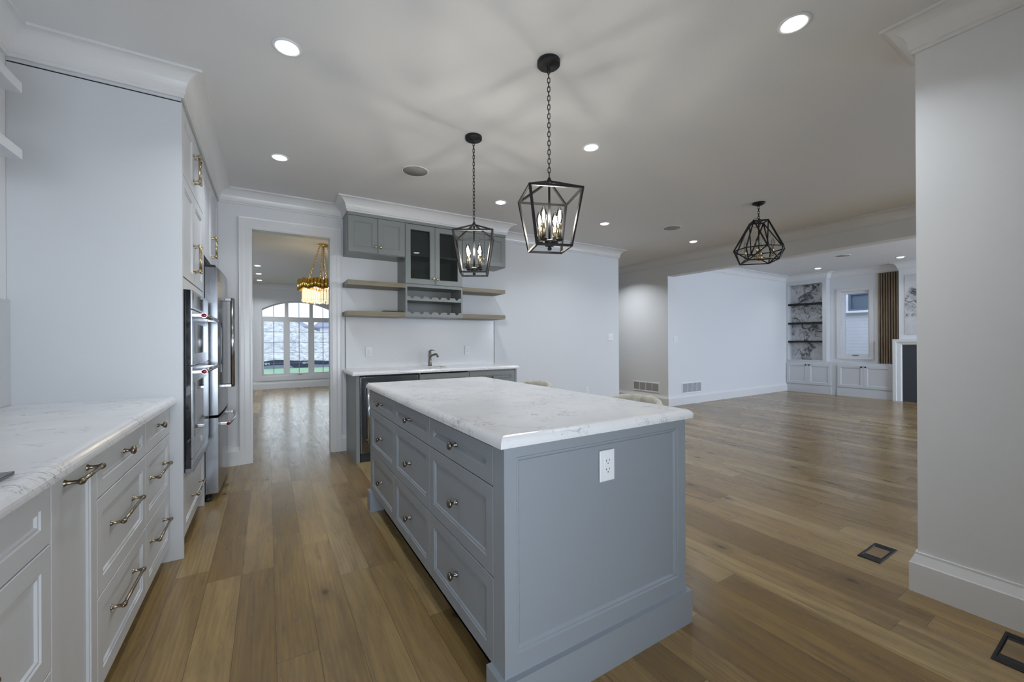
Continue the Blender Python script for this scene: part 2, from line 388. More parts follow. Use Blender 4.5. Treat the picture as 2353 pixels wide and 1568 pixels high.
# ---------------------------------------------------------------- setting
struct('floor', MB().box(-2.8, 11.4, -3.2, 12.42, -0.12, 0), FLOOR)
struct('ceiling', MB().box(-2.8, 11.4, -3.2, 12.42, ZC, ZC + 0.12), CEIL)
struct('wall_left', MB().box(XL - 0.12, XL, -1.42, YB, 0, ZC), WALL)
w = MB(); w.box(XL - 0.12, -0.145, YB, YB + .12, 0, ZC); w.box(0.605, 5.057, YB, YB + .12, 0, ZC); w.box(-0.145, 0.605, YB, YB + .12, 2.385, ZC)
struct('wall_back', w, WALL)
struct('wall_right', MB().box(XP, XP + .25, -3.12, 0.645, 0, ZC), WALL)
w = MB(); w.box(XH, XH + .18, YB, 8.0, 0, ZC); w.box(XH, XH + .18, -3.12, YB, 2.41, ZC)
struct('wall_hall', w, WALL)
struct('wall_living', MB().box(XH + .18, 11.2, YB, YB + .12, 0, ZC), WALL)
w = MB(); w.box(XF, XF + .25, -3.12, -.03, 0, ZC); w.box(XF, XF + .25, -.03, .482, 0, .86); w.box(XF, XF + .25, -.03, .482, 2.27, ZC); w.box(XF, XF + .25, .482, 3.318, 0, ZC); w.box(XF, XF + .25, 3.83, YB, 0, ZC); w.box(XF, XF + .25, 3.318, 3.83, 0, .86); w.box(XF, XF + .25, 3.318, 3.83, 2.27, ZC)
struct('wall_fireplace', w, WALL)
w = MB()
w.box(XL - .12, XP, -1.42, -1.30, 0, ZC); w.box(XP + .25, 11.2, -3.12, -3.0, 0, ZC)
struct('wall_rear', w, WALL)
# dining room and hall shell
w = MB(); w.box(-2.72, -2.6, YB + .12, 12.42, 0, ZC); struct('wall_dining_left', w, WALL)
w = MB(); w.box(3.6, 3.72, YB + .12, 12.42, 0, ZC); struct('wall_dining_right', w, WALL)
struct('wall_hall_end', MB().box(3.72, XH, 8.0, 8.12, 0, ZC), WALL)
# far dining wall with the arched opening
AX, AY = 0.73, 12.3
def arch(x, half, zs, zt):      # height of a segmental arch at x: spring zs, crown zt
    r = (half*half + (zt-zs)**2) / (2*(zt-zs)); d = min(abs(x-AX), half)
    return zt - r + math.sqrt(r*r - d*d)
w = MB(); w.box(-2.72, AX-.86, AY, AY+.14, 0, ZC); w.box(AX+.86, 3.72, AY, AY+.14, 0, ZC); w.box(AX-.86, AX+.86, AY, AY+.14, 0, .33)
K = 24
for i in range(K):
    x0 = AX - .86 + 1.72*i/K; x1 = AX - .86 + 1.72*(i+1)/K
    w.prism([(x0, AY, arch(x0, .86, 2.09, 2.33)), (x1, AY, arch(x1, .86, 2.09, 2.33)), (x1, AY, ZC), (x0, AY, ZC)], (0, .14, 0))
struct('wall_dining_far', w, WALL)

CROWN = [(0, 2.604), (.012, 2.604), (.012, 2.620), (.019, 2.624)] + \
        [(.019 + .078*(1-math.cos(t)), 2.624 + .103*math.sin(t)) for t in [i*PI/2/10 for i in range(1, 11)]] + [(.104, 2.727), (.104, 2.74), (0, 2.74)]
BASE = [(0, 0), (.026, 0), (.026, .138), (.0225, .1425), (.009, .180), (.009, .190), (0, .190)]
struct('trim_1', MB().sweep([(XL, -1.299), (XL, 2.91), (-.411, 2.91), (-.411, YB), (.727, YB), (.727, 4.52), (2.66, 4.52), (2.66, YB), (5.057, YB), (5.057, YB+.12), (3.72, YB+.12)], CROWN, 1), TRIM, 'white cove crown moulding of the kitchen')
struct('trim_2', MB().sweep([(XP, -3), (XP, .645), (XP+.25, .645), (XP+.25, -3)], CROWN, -1), TRIM, 'white cove crown moulding around the wall end at right')
struct('trim_3', MB().sweep([(XH, 8), (XH, -3)], CROWN, 1), TRIM, 'white cove crown moulding along the living room header')
struct('trim_4', MB().sweep([(XH+.18, -3), (XH+.18, YB), (10.7, YB), (10.7, 4.03), (XF, 4.03), (XF, 2.82), (10.7, 2.82), (10.7, -3)], CROWN, 1), TRIM, 'white cove crown moulding of the living room')
struct('trim_5', MB().sweep([(-2.6, YB+.12), (-2.6, AY), (3.6, AY), (3.6, YB+.12)], CROWN, 1), TRIM, 'white cove crown moulding of the dining room')
struct('baseboard_right', MB().sweep([(XP, -3), (XP, .645), (XP+.25, .645), (XP+.25, -3)], BASE, -1), TRIM)
struct('baseboard_hall', MB().sweep([(XH, 8), (XH, YB), (10.69, YB)], BASE, 1), TRIM)
w = MB(); w.sweep([(-.411, YB), (-.243, YB)], BASE, 1); w.sweep([(.703, YB), (.752, YB)], BASE, 1); w.sweep([(2.64, YB), (5.057, YB), (5.057, YB+.12)], BASE, 1)
struct('baseboard_back', w, TRIM)
struct('baseboard_dining', MB().sweep([(-2.6, YB+.12), (-2.6, AY), (3.6, AY), (3.6, YB+.12)], BASE, 1), TRIM)
# cased opening to the dining room
CAS = [(0, 0), (0, .010), (.012, .014), (.050, .016), (.060, .020), (.085, .022), (.098, .026), (.098, 0)]
def casing(mb, x0, x1, z1, y, sgn):
    loops = []
    for (bx, bz, ox, oz) in ((x0, 0, -1, 0), (x0, z1, -1, 1), (x1, z1, 1, 1), (x1, 0, 1, 0)):
        loops.append([(bx + ox*a, y - sgn*t, bz + oz*a) for a, t in CAS])
    mb.rings(loops)
w = MB(); casing(w, -.145, .605, 2.385, YB, 1); casing(w, -.145, .605, 2.385, YB+.12, -1)
w.box(-.147, -.132, YB-.004, YB+.124, 0, 2.385); w.box(.592, .607, YB-.004, YB+.124, 0, 2.385); w.box(-.1315, .5915, YB-.0035, YB+.1235, 2.372, 2.386)
struct('trim_6', w, TRIM, 'white door casing of the opening to the dining room')

# ---------------------------------------------------------------- hardware
def knob_mb(p, n, sc=1.0):
    # mushroom knob, axis n
    return MB().lathe(p, n, [(.009*sc, 0), (.010*sc, .002*sc), (.006*sc, .006*sc), (.0045*sc, .014*sc), (.006*sc, .019*sc), (.0125*sc, .022*sc), (.0155*sc, .027*sc), (.0150*sc, .031*sc), (.010*sc, .0345*sc), (0, .0355*sc)], 20)
def pull_mb(p, d, n, L):
    # bar pull centred at p, bar along d, standing off along n
    p, d, n = Vector(p), Vector(d), Vector(n); mb = MB(); so = .034
    for s in (-1, 1):
        q = p + d*s*L*0.5
        mb.lathe(q, n, [(.0095, 0), (.010, .002), (.0062, .006), (.0050, .016), (.0062, so-.006), (.0085, so), (.0062, so+.007), (0, so+.009)], 16)
        a = q + n*so
        mb.lathe(a - d*s*.014, d*s, [(.0062, 0), (.0082, .002), (.0072, .004), (.0088, .008), (.0088, .018), (.0070, .022), (0, .026)], 14)
    mb.cyl(p - d*L*.5 + n*so, p + d*L*.5 + n*so, .0056, 14)
    return mb
SH = lambda st, t=.019: [(0, -t), (0, -.0015), (.0015, 0), (st, 0), (st+.003, -.0035), (st+.009, -.0035), (st+.013, -.0085), (st+.013, -.0085)]
def shaker(o, U, W, N, w, h, st=.055, t=.019):
    r = SH(st, t)[:-1]
    return MB().panel(o, U, W, N, w, h, r)
X1, Y1, Z1 = Vector((1, 0, 0)), Vector((0, 1, 0)), Vector((0, 0, 1))
G = .0018  # reveal

# ---------------------------------------------------------------- left base run (fronts at X = -0.47, facing +X)
def left_front(name, y0, y1, z0, z1, par, st=.05, xf=-.47, mat=CABW):
    return obj(name, shaker((xf, y0+G, z0), Y1, Z1, X1, y1-y0-2*G, z1-z0, st), mat, par)
def base_body(par, y0, y1, mat=CABW):
    mb = MB(); mb.box(-1.06, -.4895, y0+.0005, y1-.0005, .09, .884); mb.box(-1.06, -.545, y0+.0005, y1-.0005, 0, .09)
    return obj('body', mb, mat, par)
ZR = ((.0925, .393), (.3975, .7135), (.718, .866))
def drawer_base(y0, y1, label, hand, group):
    t = thing('base_cabinet', label, 'cabinet', (-.75, (y0+y1)/2, 0), group)
    base_body(t, y0, y1); yc = (y0+y1)/2
    for i, (a, b_) in enumerate(ZR):
        d = left_front('drawer', y0, y1, a, b_, t)
        if hand[i] == 'k': obj('knob', knob_mb((-.474, yc, .806), X1, 1.05), BRONZE, d)
        elif hand[i] == 'p': obj('pull_handle', pull_mb((-.4785, yc, .58 if i == 1 else .28), Y1, X1, .265), BRONZE, d)
    return t
GB = 'white base cabinets along the left wall'
drawer_base(.575, 1.475, 'white base cabinet under the dark cooktop, nearest the camera', 'pp-', GB)
t = thing('base_cabinet', 'narrow white pull-out base cabinet with a bronze bar handle just under the worktop', 'cabinet', (-.75, 1.635, 0), GB)
base_body(t, 1.475, 1.795); d = left_front('pull_out_door', 1.475, 1.795, .0925, .866, t)
obj('pull_handle', pull_mb((-.471, 1.635, .842), Y1, X1, .16), BRONZE, d)
drawer_base(1.795, 2.395, 'wide white three-drawer base cabinet beside the narrow pull-out', 'ppk', GB)
drawer_base(2.397, 2.906, 'white three-drawer base cabinet next to the tall oven cabinet', 'ppk', GB)

def slab(x0, x1, y0, y1, z0, z1, r=.030, edges=(1, 1, 1, 1), hole=None):
    # worktop with a rounded upper edge; edges = (x0,x1,y0,y1) rounded or square
    mb = MB(); prof = [(0, z0), (0, z1 - r*0.95)] + [(r*(1-math.cos(t)), z1 - r*.95 + r*.95*math.sin(t)) for t in [i*PI/2/6 for i in range(1, 7)]]
    loops = []
    for q, z in prof:
        a, b_, c, d = (x0 + q*edges[0], x1 - q*edges[1], y0 + q*edges[2], y1 - q*edges[3])
        loops.append([(a, c, z), (b_, c, z), (b_, d, z), (a, d, z)])
    if hole:
        h0, h1, k0, k1 = hole
        loops.append([(h0, k0, z1), (h1, k0, z1), (h1, k1, z1), (h0, k1, z1)]); loops.append([(h0, k0, z0), (h1, k0, z0), (h1, k1, z0), (h0, k1, z0)])
        loops.append(loops[0])
        mb.rings(loops, cap0=False, cap1=False)
    else: mb.rings(loops)
    return mb
tag(obj('countertop', slab(XL+.0, -.438, -1.299, 2.909, .8845, .9215, .030, (0, 1, 0, 0)), QUARTZ), 'white veined quartz worktop on the white cabinets along the left wall', 'countertop')
t = tag(obj('cooktop', MB().box(-.96, -.494, .62, 1.374, .9222, .930, .0025), GREYGLASS), 'dark glass cooktop corner set on the left worktop', 'cooktop')
tag(obj('tile_backsplash', MB().box(XL+.0015, XL+.012, -1.299, 2.909, .9225, 1.430), GTILE), 'pale grey tile backsplash above the left worktop', 'backsplash')
for z0, lab in ((2.203, 'upper white floating shelf on the left wall'), (1.942, 'lower white floating shelf on the left wall')):
    tag(obj('wall_shelf', MB().box(XL, -.82, .9, 2.345, z0, z0+.039, .002), CABW), lab, 'shelf', 'white floating shelves')

# ---------------------------------------------------------------- tall oven cabinet (front X=-0.411)
XT = -.411
t = thing('oven_cabinet', 'tall white cabinet with a plain side panel housing the double oven', 'cabinet', (-.75, 3.35, 0))
mb = MB(); mb.box(XL+.0008, XT, 2.910, 2.935, 0, 2.580); mb.box(-1.06, XT, 3.775, 3.80, 0, 2.580)
mb.box(-1.06, XT-.0205, 2.935, 3.775, .105, .455); mb.box(-1.06, XT-.0205, 2.935, 3.775, 1.535, 2.580); mb.box(-1.06, -.90, 2.935, 3.775, .455, 1.535); mb.box(-1.06, -.49, 2.935, 3.775, 0, .105)
mb.box(XT-.0205, XT-.003, 2.935, 2.962, .415, 1.60); mb.box(XT-.0205, XT-.003, 3.712, 3.775, .415, 1.60); mb.box(XT-.0205, XT-.003, 2.962, 3.712, .415, .4645); mb.box(XT-.0205, XT-.003, 2.962, 3.712, 1.533, 1.597)
mb.box(XL+.0008, XT-.002, 2.912, 3.80, 2.588, 2.70)
obj('body', mb, CABW, t)
obj('shadow_gap', MB().box(XL+.002, XT-.004, 2.914, 3.798, 2.580, 2.588), DARKGAP, t)['label'] = 'thin dark gap under the crown'
for (z0, z1, hz) in ((1.603, 2.184, 1.772), (2.190, 2.576, 2.36)):
    for (y0, y1, hy) in ((2.9355, 3.343, 3.312), (3.343, 3.7745, 3.374)):
        d = left_front('door', y0, y1, z0, z1, t, .06, XT)
        obj('pull_handle', pull_mb((XT, hy, hz), Z1, X1, .165), BRASS, d)
d = left_front('drawer', 2.9355, 3.7745, .108, .412, t, .06, XT)
obj('pull_handle', pull_mb((XT, 3.355, .262), Y1, X1, .30), BRONZE, d)
# double wall oven
t = thing('wall_oven', 'stainless double wall oven with two bar handles in the tall white cabinet', 'oven', (-.6, 3.34, .47))
OY0, OY1 = 2.966, 3.708
obj('oven_body', MB().box(-.88, -.3835, OY0, OY1, .468, 1.530, .001), BLKGLASS, t)
def oven_door(name, z0, z1, wy0, wy1, wz0, wz1, par):
    d = obj(name, MB().box(-.3835, -.375, OY0, OY1, z0, z1, .002), STEEL, par)
    obj('oven_window', MB().box(-.3795, -.3738, wy0, wy1, wz0, wz1, .001), BLKGLASS, d)
    return d
obj('control_panel', MB().box(-.3835, -.375, OY0, OY1, 1.419, 1.530, .002), STEEL, t)
obj('display', MB().box(-.379, -.3740, OY0+.05, OY1-.05, 1.432, 1.516), BLKGLASS, t)
d1 = oven_door('oven_door', 1.090, 1.413, OY0+.10, OY1-.10, 1.155, 1.335, t)
d2 = oven_door('oven_door', .545, 1.083, OY0+.08, OY1-.08, .655, .985, t)
obj('lower_trim', MB().box(-.3835, -.377, OY0, OY1, .470, .540, .002), STEEL, t)
obj('vent_lip', MB().box(-.409, -.372, OY0-.003, OY1+.003, .4655, .488, .002), simple('grey_lip', (.20, .21, .23), .35), t)
obj('badge', MB().box(-.376, -.3725, 3.30, 3.36, .575, .612, .001), CHROME, t)
for d, hz in ((d1, 1.383), (d2, 1.048)):
    mb = MB()
    for y in (3.005, 3.669): mb.box(-.378, -.318, y-.013, y+.013, hz-.012, hz+.012, .004)
    mb.cyl((-.322, 2.992, hz), (-.322, 3.682, hz), .0145, 18)
    h = obj('bar_handle', mb, CHROME, d)
    obj('medallion', MB().lathe((-.322, 2.992, hz), (0, -1, 0), [(.0125, 0), (.0125, .002), (.010, .0035), (0, .004)], 18), CRED, h)['label'] = 'dark red medallion on the handle end'
# refrigerator
t = thing('refrigerator', 'stainless french-door refrigerator between the oven cabinet and the doorway', 'refrigerator', (-.7, 4.28, 0))
FY0, FY1 = 3.83, 4.735; FM = (FY0+FY1)/2
obj('body', MB().box(-1.05, -.418, FY0+.004, FY1-.004, .03, 1.78), simple('fridge_case', (0.16, 0.165, 0.18), .4), t)
def fridge_front(y0, y1, z0, z1):
    # outward bowed door slab
    pts = []; n = 10
    for i in range(n+1):
        y = y0 + (y1-y0)*i/n; k = (y-FM)/((FY1-FY0)/2)
        pts.append((-.330 + .016*(1-k*k), y))
    loop = [(x, y) for x, y in pts] + [(-.408, y1), (-.408, y0)]
    mb = MB(); mb.rings([[(x, y, z0) for x, y in loop], [(x, y, z1) for x, y in loop]])
    return mb
GAP = obj('gasket', MB().box(-.420, -.400, FY0+.006, FY1-.006, .07, 1.79), SOFTBLK, t)
da = obj('door', fridge_front(FY0, FM-.002, .662, 1.800), STEEL, t); db = obj('door', fridge_front(FM+.002, FY1, .662, 1.800), STEEL, t)
dz = obj('freezer_drawer', fridge_front(FY0, FY1, .062, .640), STEEL, t)
obj('hinge_cover', MB().box(-.52, -.345, FY0+.012, FY0+.10, 1.800, 1.822, .004), SOFTBLK, t)
obj('dispenser', MB().box(-.330, -.3125, FM-.31, FM-.17, .98, 1.38, .003), BLKGLASS, da)
for (dd, yy) in ((da, FM-.045), (db, FM+.045)):
    mb = MB(); mb.cyl((-.262, yy, .838), (-.262, yy, 1.605), .0135, 18)
    for z in (.850, 1.592): mb.box(-.316, -.255, yy-.010, yy+.010, z-.012, z+.012, .004)
    obj('bar_handle', mb, CHROME, dd)
mb = MB(); hp = [(-.272 + .024*(1-((y-FM)/.34)**2), y, .572) for y in [FM-.34 + .68*i/14 for i in range(15)]]
mb.tube(hp, .0135, 14)
for y in (FM-.33, FM+.33): mb.box(-.326, -.268, y-.010, y+.010, .560, .584, .004)
h = obj('bar_handle', mb, CHROME, dz)
obj('medallion', MB().lathe((-.272, FM-.342, .572), (0, -1, 0), [(.0125, 0), (.0125, .002), (0, .004)], 18), CRED, h)['label'] = 'dark red medallion on the handle end'
obj('toe_grille', MB().box(-1.0, -.43, FY0+.03, FY1-.03, .004, .06), SOFTBLK, t)
obj('foot', MB().lathe((-.395, FY0+.035, 0), Z1, [(.022, 0), (.022, .022), (.010, .024), (.010, .060)], 14), SOFTBLK, t)
# cabinet over the refrigerator
t = thing('upper_cabinet', 'white two-door cabinet above the refrigerator', 'cabinet', (-.75, 4.31, 1.9))
mb = MB(); mb.box(-1.06, XT-.0205, 3.802, 4.835, 1.885, 2.58); mb.box(-1.06, XT-.002, 3.802, 4.846, 2.588, 2.70); mb.box(-1.06, XT, 4.822, 4.846, 0, 2.588); obj('body', mb, CABW, t)
for (y0, y1, hy) in ((3.803, 4.312, 4.28), (4.312, 4.821, 4.344)):
    d = left_front('door', y0, y1, 1.888, 2.576, t, .06, XT); obj('pull_handle', pull_mb((XT, hy, 2.045), Z1, X1, .165), BRASS, d)

# ---------------------------------------------------------------- island
IX0, IX1, IY0, IY1 = .640, 1.552, 1.105, 3.055
t = thing('kitchen_island', 'blue-grey island with nine drawers and a panelled end in the middle of the kitchen', 'island', (1.1, 2.08, 0))
mb = MB(); mb.box(IX0+.0195, IX1, IY0+.0195, IY1, .13, .884); mb.box(IX0+.075, IX1, IY0+.0195, IY1, 0, .13)
mb.box(IX0, IX0+.0195, IY0+.0195, IY0+.0725, .13, .884); mb.box(IX0, IX0+.0195, 3.042, IY1, .13, .884)
obj('body', mb, CABG, t)
mb = MB().panel((IX0, IY0, .13), X1, Z1, -Y1, IX1-IX0, .754, [(0, -.019), (0, 0), (.0, 0), (.004, -.0055), (.011, -.0050), (.018, -.0135)], ins=(.046, .049, .076, .040))
obj('end_panel', mb, CABG, t)
mb = MB()
for pts in (((IX0-.02, IY0-.02), (IX1+.016, IY0-.02), (IX1+.016, IY1+.02), (IX0-.02, IY1+.02), (IX0-.02, IY1-.075), (IX0+.075, IY1-.075), (IX0+.075, IY0+.09), (IX0-.02, IY0+.09)),):
    mb.prism([(x, y, 0) for x, y in pts], (0, 0, .14))
obj('plinth', mb, CABG, t)
ZI = ((.137, .428), (.432, .7325), (.7365, .868))
def isl_front(y0, y1, z0, z1):
    # faces -X : U runs along -Y so that the frame stays right-handed
    return shaker((IX0, y1-G, z0), -Y1, Z1, -X1, y1-y0-2*G, z1-z0, .050)
for y0, y1 in ((1.1785, 1.793), (1.793, 2.4075), (2.4075, 3.0405)):
    yc = (y0+y1)/2 + .033
    for i, (z0, z1) in enumerate(ZI):
        d = obj('drawer', isl_front(y0, y1, z0, z1), CABG, t)
        obj('knob', knob_mb((IX0+.006, yc-.02, (.283, .573, .805)[i]), -X1, 1.1), NICKEL, d)
tag(obj('countertop', slab(.614, 1.577, 1.079, 3.068, .8845, .9220, .030), QUARTZ), 'white veined quartz worktop lying on the grey island', 'countertop')

def outlet_thing(name, label, o, U, W, N, cat, group=None, kind='duplex', w=.075, h=.117):
    # wall plate at o (centre) with slots
    o, U, W, N = Vector(o), Vector(U), Vector(W), Vector(N)
    t = thing(name, label, cat, o, group)
    c = o - U*w/2 - W*h/2
    obj('cover_plate', MB().panel(c, U, W, N, w, h, [(0, 0), (0, .003), (.004, .006)]), PLASTIC, t)
    n = 1 if w < .09 else 2
    for k in range(n):
        q = o + U*(k-(n-1)/2)*.046
        ins_ = obj('insert', MB().panel(q - U*.0165 - W*.0335, U, W, N, .033, .067, [(0, .0055), (0, .0072), (.001, .0078)]), PLASTIC, t)
        mb = MB()
        if kind == 'duplex':
            for s in (-1, 1):
                z = q + W*s*.0165
                def bx(du, dw, a, b_): mb.panel(z + U*(du-a/2) + W*(dw-b_/2), U, W, N, a, b_, [(0, .0074), (0, .0084)])
                bx(-.0075, .004, .0018, .0085); bx(-.0095, .004, .0042, .0016); bx(.0070, .005, .0018, .0075); bx(0, -.0065, .0042, .0042)
            obj('socket_slots', mb, SLOT, ins_)
        else:
            mb.panel(q - U*.0115 - W*.026, U, W, N, .023, .052, [(0, .0074), (0, .0086), (.002, .0105)]); obj('rocker', mb, PLASTIC, ins_)
    return t
outlet_thing('power_outlet', 'white duplex outlet on the grey end panel of the island', (1.094, IY0-.0005+.010, .749), X1, Z1, -Y1, 'outlet')
outlet_thing('power_outlet', 'left of the two white outlets on the bar backsplash', (1.0, YB-.0105, 1.105), X1, Z1, -Y1, 'outlet', 'bar backsplash outlets')
outlet_thing('power_outlet', 'right of the two white outlets on the bar backsplash, beyond the tap', (2.251, YB-.0105, 1.105), X1, Z1, -Y1, 'outlet', 'bar backsplash outlets')
outlet_thing('power_outlet', 'low white outlet on the back wall just above the island worktop edge', (4.34, YB, .43), X1, Z1, -Y1, 'outlet')
outlet_thing('light_switch', 'double light switch near the right end of the back wall', (4.862, YB, 1.280), X1, Z1, -Y1, 'switch', None, 'rocker', .115, .117)
outlet_thing('light_switch', 'double switch on the living room wall beyond the grey hall strip', (6.545, YB, 1.238), X1, Z1, -Y1, 'switch', None, 'rocker', .115, .117)

# ---------------------------------------------------------------- bar
YF = 4.235
tag(obj('side_panel', MB().box(.752, .786, 4.242, YB-.022, 0, .884), CABB), 'grey end panel left of the beverage cooler', 'panel')
t = thing('beverage_cooler', 'stainless undercounter beverage cooler with a vertical tube handle', 'cooler', (1.095, 4.5, 0))
obj('case', MB().box(.790, 1.398, 4.290, YB-.03, .02, .880), SOFTBLK, t)
d = obj('door', MB().box(.797, 1.390, 4.244, 4.288, .095, .862, .003), STEEL, t)
mb = MB(); mb.cyl((.862, 4.190, .20), (.862, 4.190, .815), .0125, 16)
for z in (.225, .790): mb.cyl((.862, 4.190, z), (.862, 4.246, z), .009, 12)
obj('tube_handle', mb, CHROME, d)
obj('toe_grille', MB().box(.80, 1.388, 4.275, 4.30, .004, .09), SOFTBLK, t)
def bar_front(x0, x1, z0, z1): return shaker((x0+G, YF, z0), X1, Z1, -Y1, x1-x0-2*G, z1-z0, .050)
def bar_body(t, x0, x1):
    mb = MB(); mb.box(x0+.0005, x1-.0005, YF+.0195, YB-.022, .09, .884) if x0 > 1.9 else None
    if x0 < 1.9:   # sink base: open box so the basin fits inside
        mb.box(x0+.0005, x0+.018, YF+.0195, YB-.022, .09, .884); mb.box(x1-.018, x1-.0005, YF+.0195, YB-.022, .09, .884); mb.box(x0+.018, x1-.018, YB-.04, YB-.022, .09, .884); mb.box(x0+.018, x1-.018, YF+.0195, YB-.04, .09, .11)
    mb.box(x0+.0005, x1-.0005, YF+.075, YB-.022, 0, .09)
    obj('body', mb, CABB, t)
t = thing('base_cabinet', 'grey sink base cabinet under the bar tap', 'cabinet', (1.70, 4.5, 0)); bar_body(t, 1.402, 2.000)
obj('false_front', bar_front(1.402, 2.000, .718, .866), CABB, t)
for x0, x1, kx in ((1.402, 1.701, 1.67), (1.701, 2.000, 1.732)):
    d = obj('door', bar_front(x0, x1, .0925, .713), CABB, t); obj('knob', knob_mb((kx, YF, .66), -Y1), NICKEL, d)
t = thing('base_cabinet', 'grey drawer cabinet at the right end of the bar', 'cabinet', (2.32, 4.5, 0)); bar_body(t, 2.002, 2.640)
for z0, z1, kz in ((.718, .866, .79), (.3975, .7135, .56), (.0925, .393, .25)):
    d = obj('drawer', bar_front(2.002, 2.612, z0, z1), CABB, t); obj('knob', knob_mb((2.307, YF+.006, kz), -Y1, 1.1), NICKEL, d)
obj('end_stile', MB().box(2.613, 2.640, YF, YF+.0195, .09, .884), CABB, t)
SINK = (1.50, 1.80, 4.40, 4.66)
tag(obj('countertop', slab(.715, 2.665, 4.205, YB-.0005, .8845, .9220, .028, (1, 1, 1, 0), SINK), QUARTZ), 'white quartz worktop of the wet bar below the herringbone tiles', 'countertop')
mb = MB(); a, b_, c, d = SINK
mb.rings([[(x, y, z) for x, y in ((a-e, c-e), (b_+e, c-e), (b_+e, d+e), (a-e, d+e))] for e, z in ((.010, .8835), (.001, .8835), (-.010, .72), (-.03, .705))], cap0=False)
tag(obj('bar_sink', mb, STEEL), 'small undermount stainless sink in the bar worktop', 'sink')
# tap
FX, FYY = 1.700, 4.735
t = thing('bar_tap', 'brushed bronze single-lever tap on the bar worktop', 'tap', (FX, FYY, .922))
obj('column', MB().lathe((FX, FYY, .922), Z1, [(.027, 0), (.027, .006), (.022, .010), (.019, .05), (.0165, .12), (.0185, .125), (.0165, .13), (.0165, .175), (.018, .178), (.018, .186), (0, .188)], 20), NICKEL, t)
mb = MB(); mb.tube([(FX, FYY, 1.035), (FX+.02, FYY-.025, 1.052), (FX+.045, FYY-.055, 1.066), (FX+.058, FYY-.075, 1.064), (FX+.066, FYY-.088, 1.048), (FX+.067, FYY-.090, 1.030)], [.012, .0125, .013, .0135, .0135, .0125], 14); obj('spout', mb, NICKEL, t)
mb = MB(); mb.tube([(FX, FYY, 1.113), (FX+.03, FYY-.01, 1.115), (FX+.055, FYY-.018, 1.112)], [.011, .007, .006], 10); obj('lever', mb, NICKEL, t)
# herringbone backsplash
SX0, SX1, SZ0, SZ1 = .752, 2.655, .922, 1.503
mb = MB(); Lt, Wt, gp = .200, .050, .0022
n_ = Lt/Wt
tiles = []
for i in range(-90, 90):
    for j in range(-14, 15):
        tiles.append((Wt*i + Lt*j, Wt*i - Lt*j, Lt, Wt)); tiles.append((Wt*i + Lt*j - 0, Wt*i - Lt*j + Wt, Wt, Lt))
cx_, cz_ = (SX0+SX1)/2, (SZ0+SZ1)/2; k2 = math.sqrt(.5)
for (px, py, a, b_) in tiles:
    ctr = ((px+a/2) - (py+b_/2))*k2, ((px+a/2) + (py+b_/2))*k2
    if abs(ctr[0]) > (SX1-SX0)/2 + .12 or abs(ctr[1]) > (SZ1-SZ0)/2 + .12: continue
    L0 = []
    for e, dy in ((gp/2, -.0085), (gp/2, -.0092), (gp/2+.0008, -.0095)):
        q = [(px+e, py+e), (px+a-e, py+e), (px+a-e, py+b_-e), (px+e, py+b_-e)]
        L0.append([(cx_ + (x-y)*k2, YB + dy + .002, cz_ + (x+y)*k2) for x, y in q])
    mb.rings(L0)
for co, no in (((SX0, 0, 0), (-1, 0, 0)), ((SX1, 0, 0), (1, 0, 0)), ((0, 0, SZ0), (0, 0, -1)), ((0, 0, SZ1), (0, 0, 1))):
    bmesh.ops.bisect_plane(mb.bm, geom=mb.bm.verts[:] + mb.bm.edges[:] + mb.bm.faces[:], plane_co=co, plane_no=no, clear_outer=True)
t = thing('herringbone_backsplash', 'white herringbone tile backsplash behind the bar tap', 'backsplash', (cx_, YB, SZ0))
obj('tiles', mb, TILE, t)
obj('grout', MB().box(SX0, SX1, YB-.0072, YB-.0002, SZ0, SZ1), GROUT, t)
mb = MB(); mb.box(SX0-.006, SX0, YB-.012, YB-.0002, SZ0, SZ1); obj('edge_trim', mb, EDGE, t)
mb = MB(); mb.box(SX1, SX1+.006, YB-.012, YB-.0002, SZ0, SZ1); obj('edge_trim', mb, EDGE, t)
# upper bar cabinets
YU = 4.52
def up_front(x0, x1, z0, z1): return shaker((x0+G, YU, z0), X1, Z1, -Y1, x1-x0-2*G, z1-z0, .055)
def wall_unit(label, x0, x1, sp):
    t = thing('upper_cabinet', label, 'cabinet', ((x0+x1)/2, 4.7, 2.18), 'grey two-door wall cabinets of the bar')
    mb = MB(); mb.box(x0, x1, YU+.0195, YB-.001, 2.180, 2.604); mb.box(x0, x1, YU, YU+.0195, 2.574, 2.604); obj('body', mb, CABB, t)
    for a, b_, kx in ((x0+.002, sp, sp-.026), (sp, x1-.002, sp+.026)):
        d = obj('door', up_front(a, b_, 2.186, 2.570), CABB, t); obj('knob', knob_mb((kx, YU, 2.256), -Y1), BRASS, d)
    return t
wall_unit('grey two-door wall cabinet at the left end of the bar', .727, 1.338, 1.036)
wall_unit('grey two-door wall cabinet at the right end of the bar, partly behind the far lantern', 2.044, 2.660, 2.350)
t = thing('glass_cabinet', 'grey wall cabinet with two glazed doors above the wine rack', 'cabinet', (1.69, 4.7, 1.87))
CX0, CX1 = 1.3385, 2.0435
mb = MB(); mb.box(CX0, CX0+.020, YU+.0195, YB-.001, 1.882, 2.604); mb.box(CX1-.020, CX1, YU+.0195, YB-.001, 1.882, 2.604); mb.box(CX0+.02, CX1-.02, YU+.02, YB-.001, 1.866+.016, 1.900); mb.box(CX0, CX1, YU, YU+.0190, 2.575, 2.604); mb.box(CX0+.02, CX1-.02, YU+.0195, YB-.001, 2.575, 2.604); mb.box(CX0+.02, CX1-.02, YB-.014, YB-.001, 1.90, 2.575)
obj('carcass', mb, CABB, t)
obj('inner_shelf', MB().box(CX0+.02, CX1-.02, YU+.04, YB-.014, 2.215, 2.235), CABB, t)
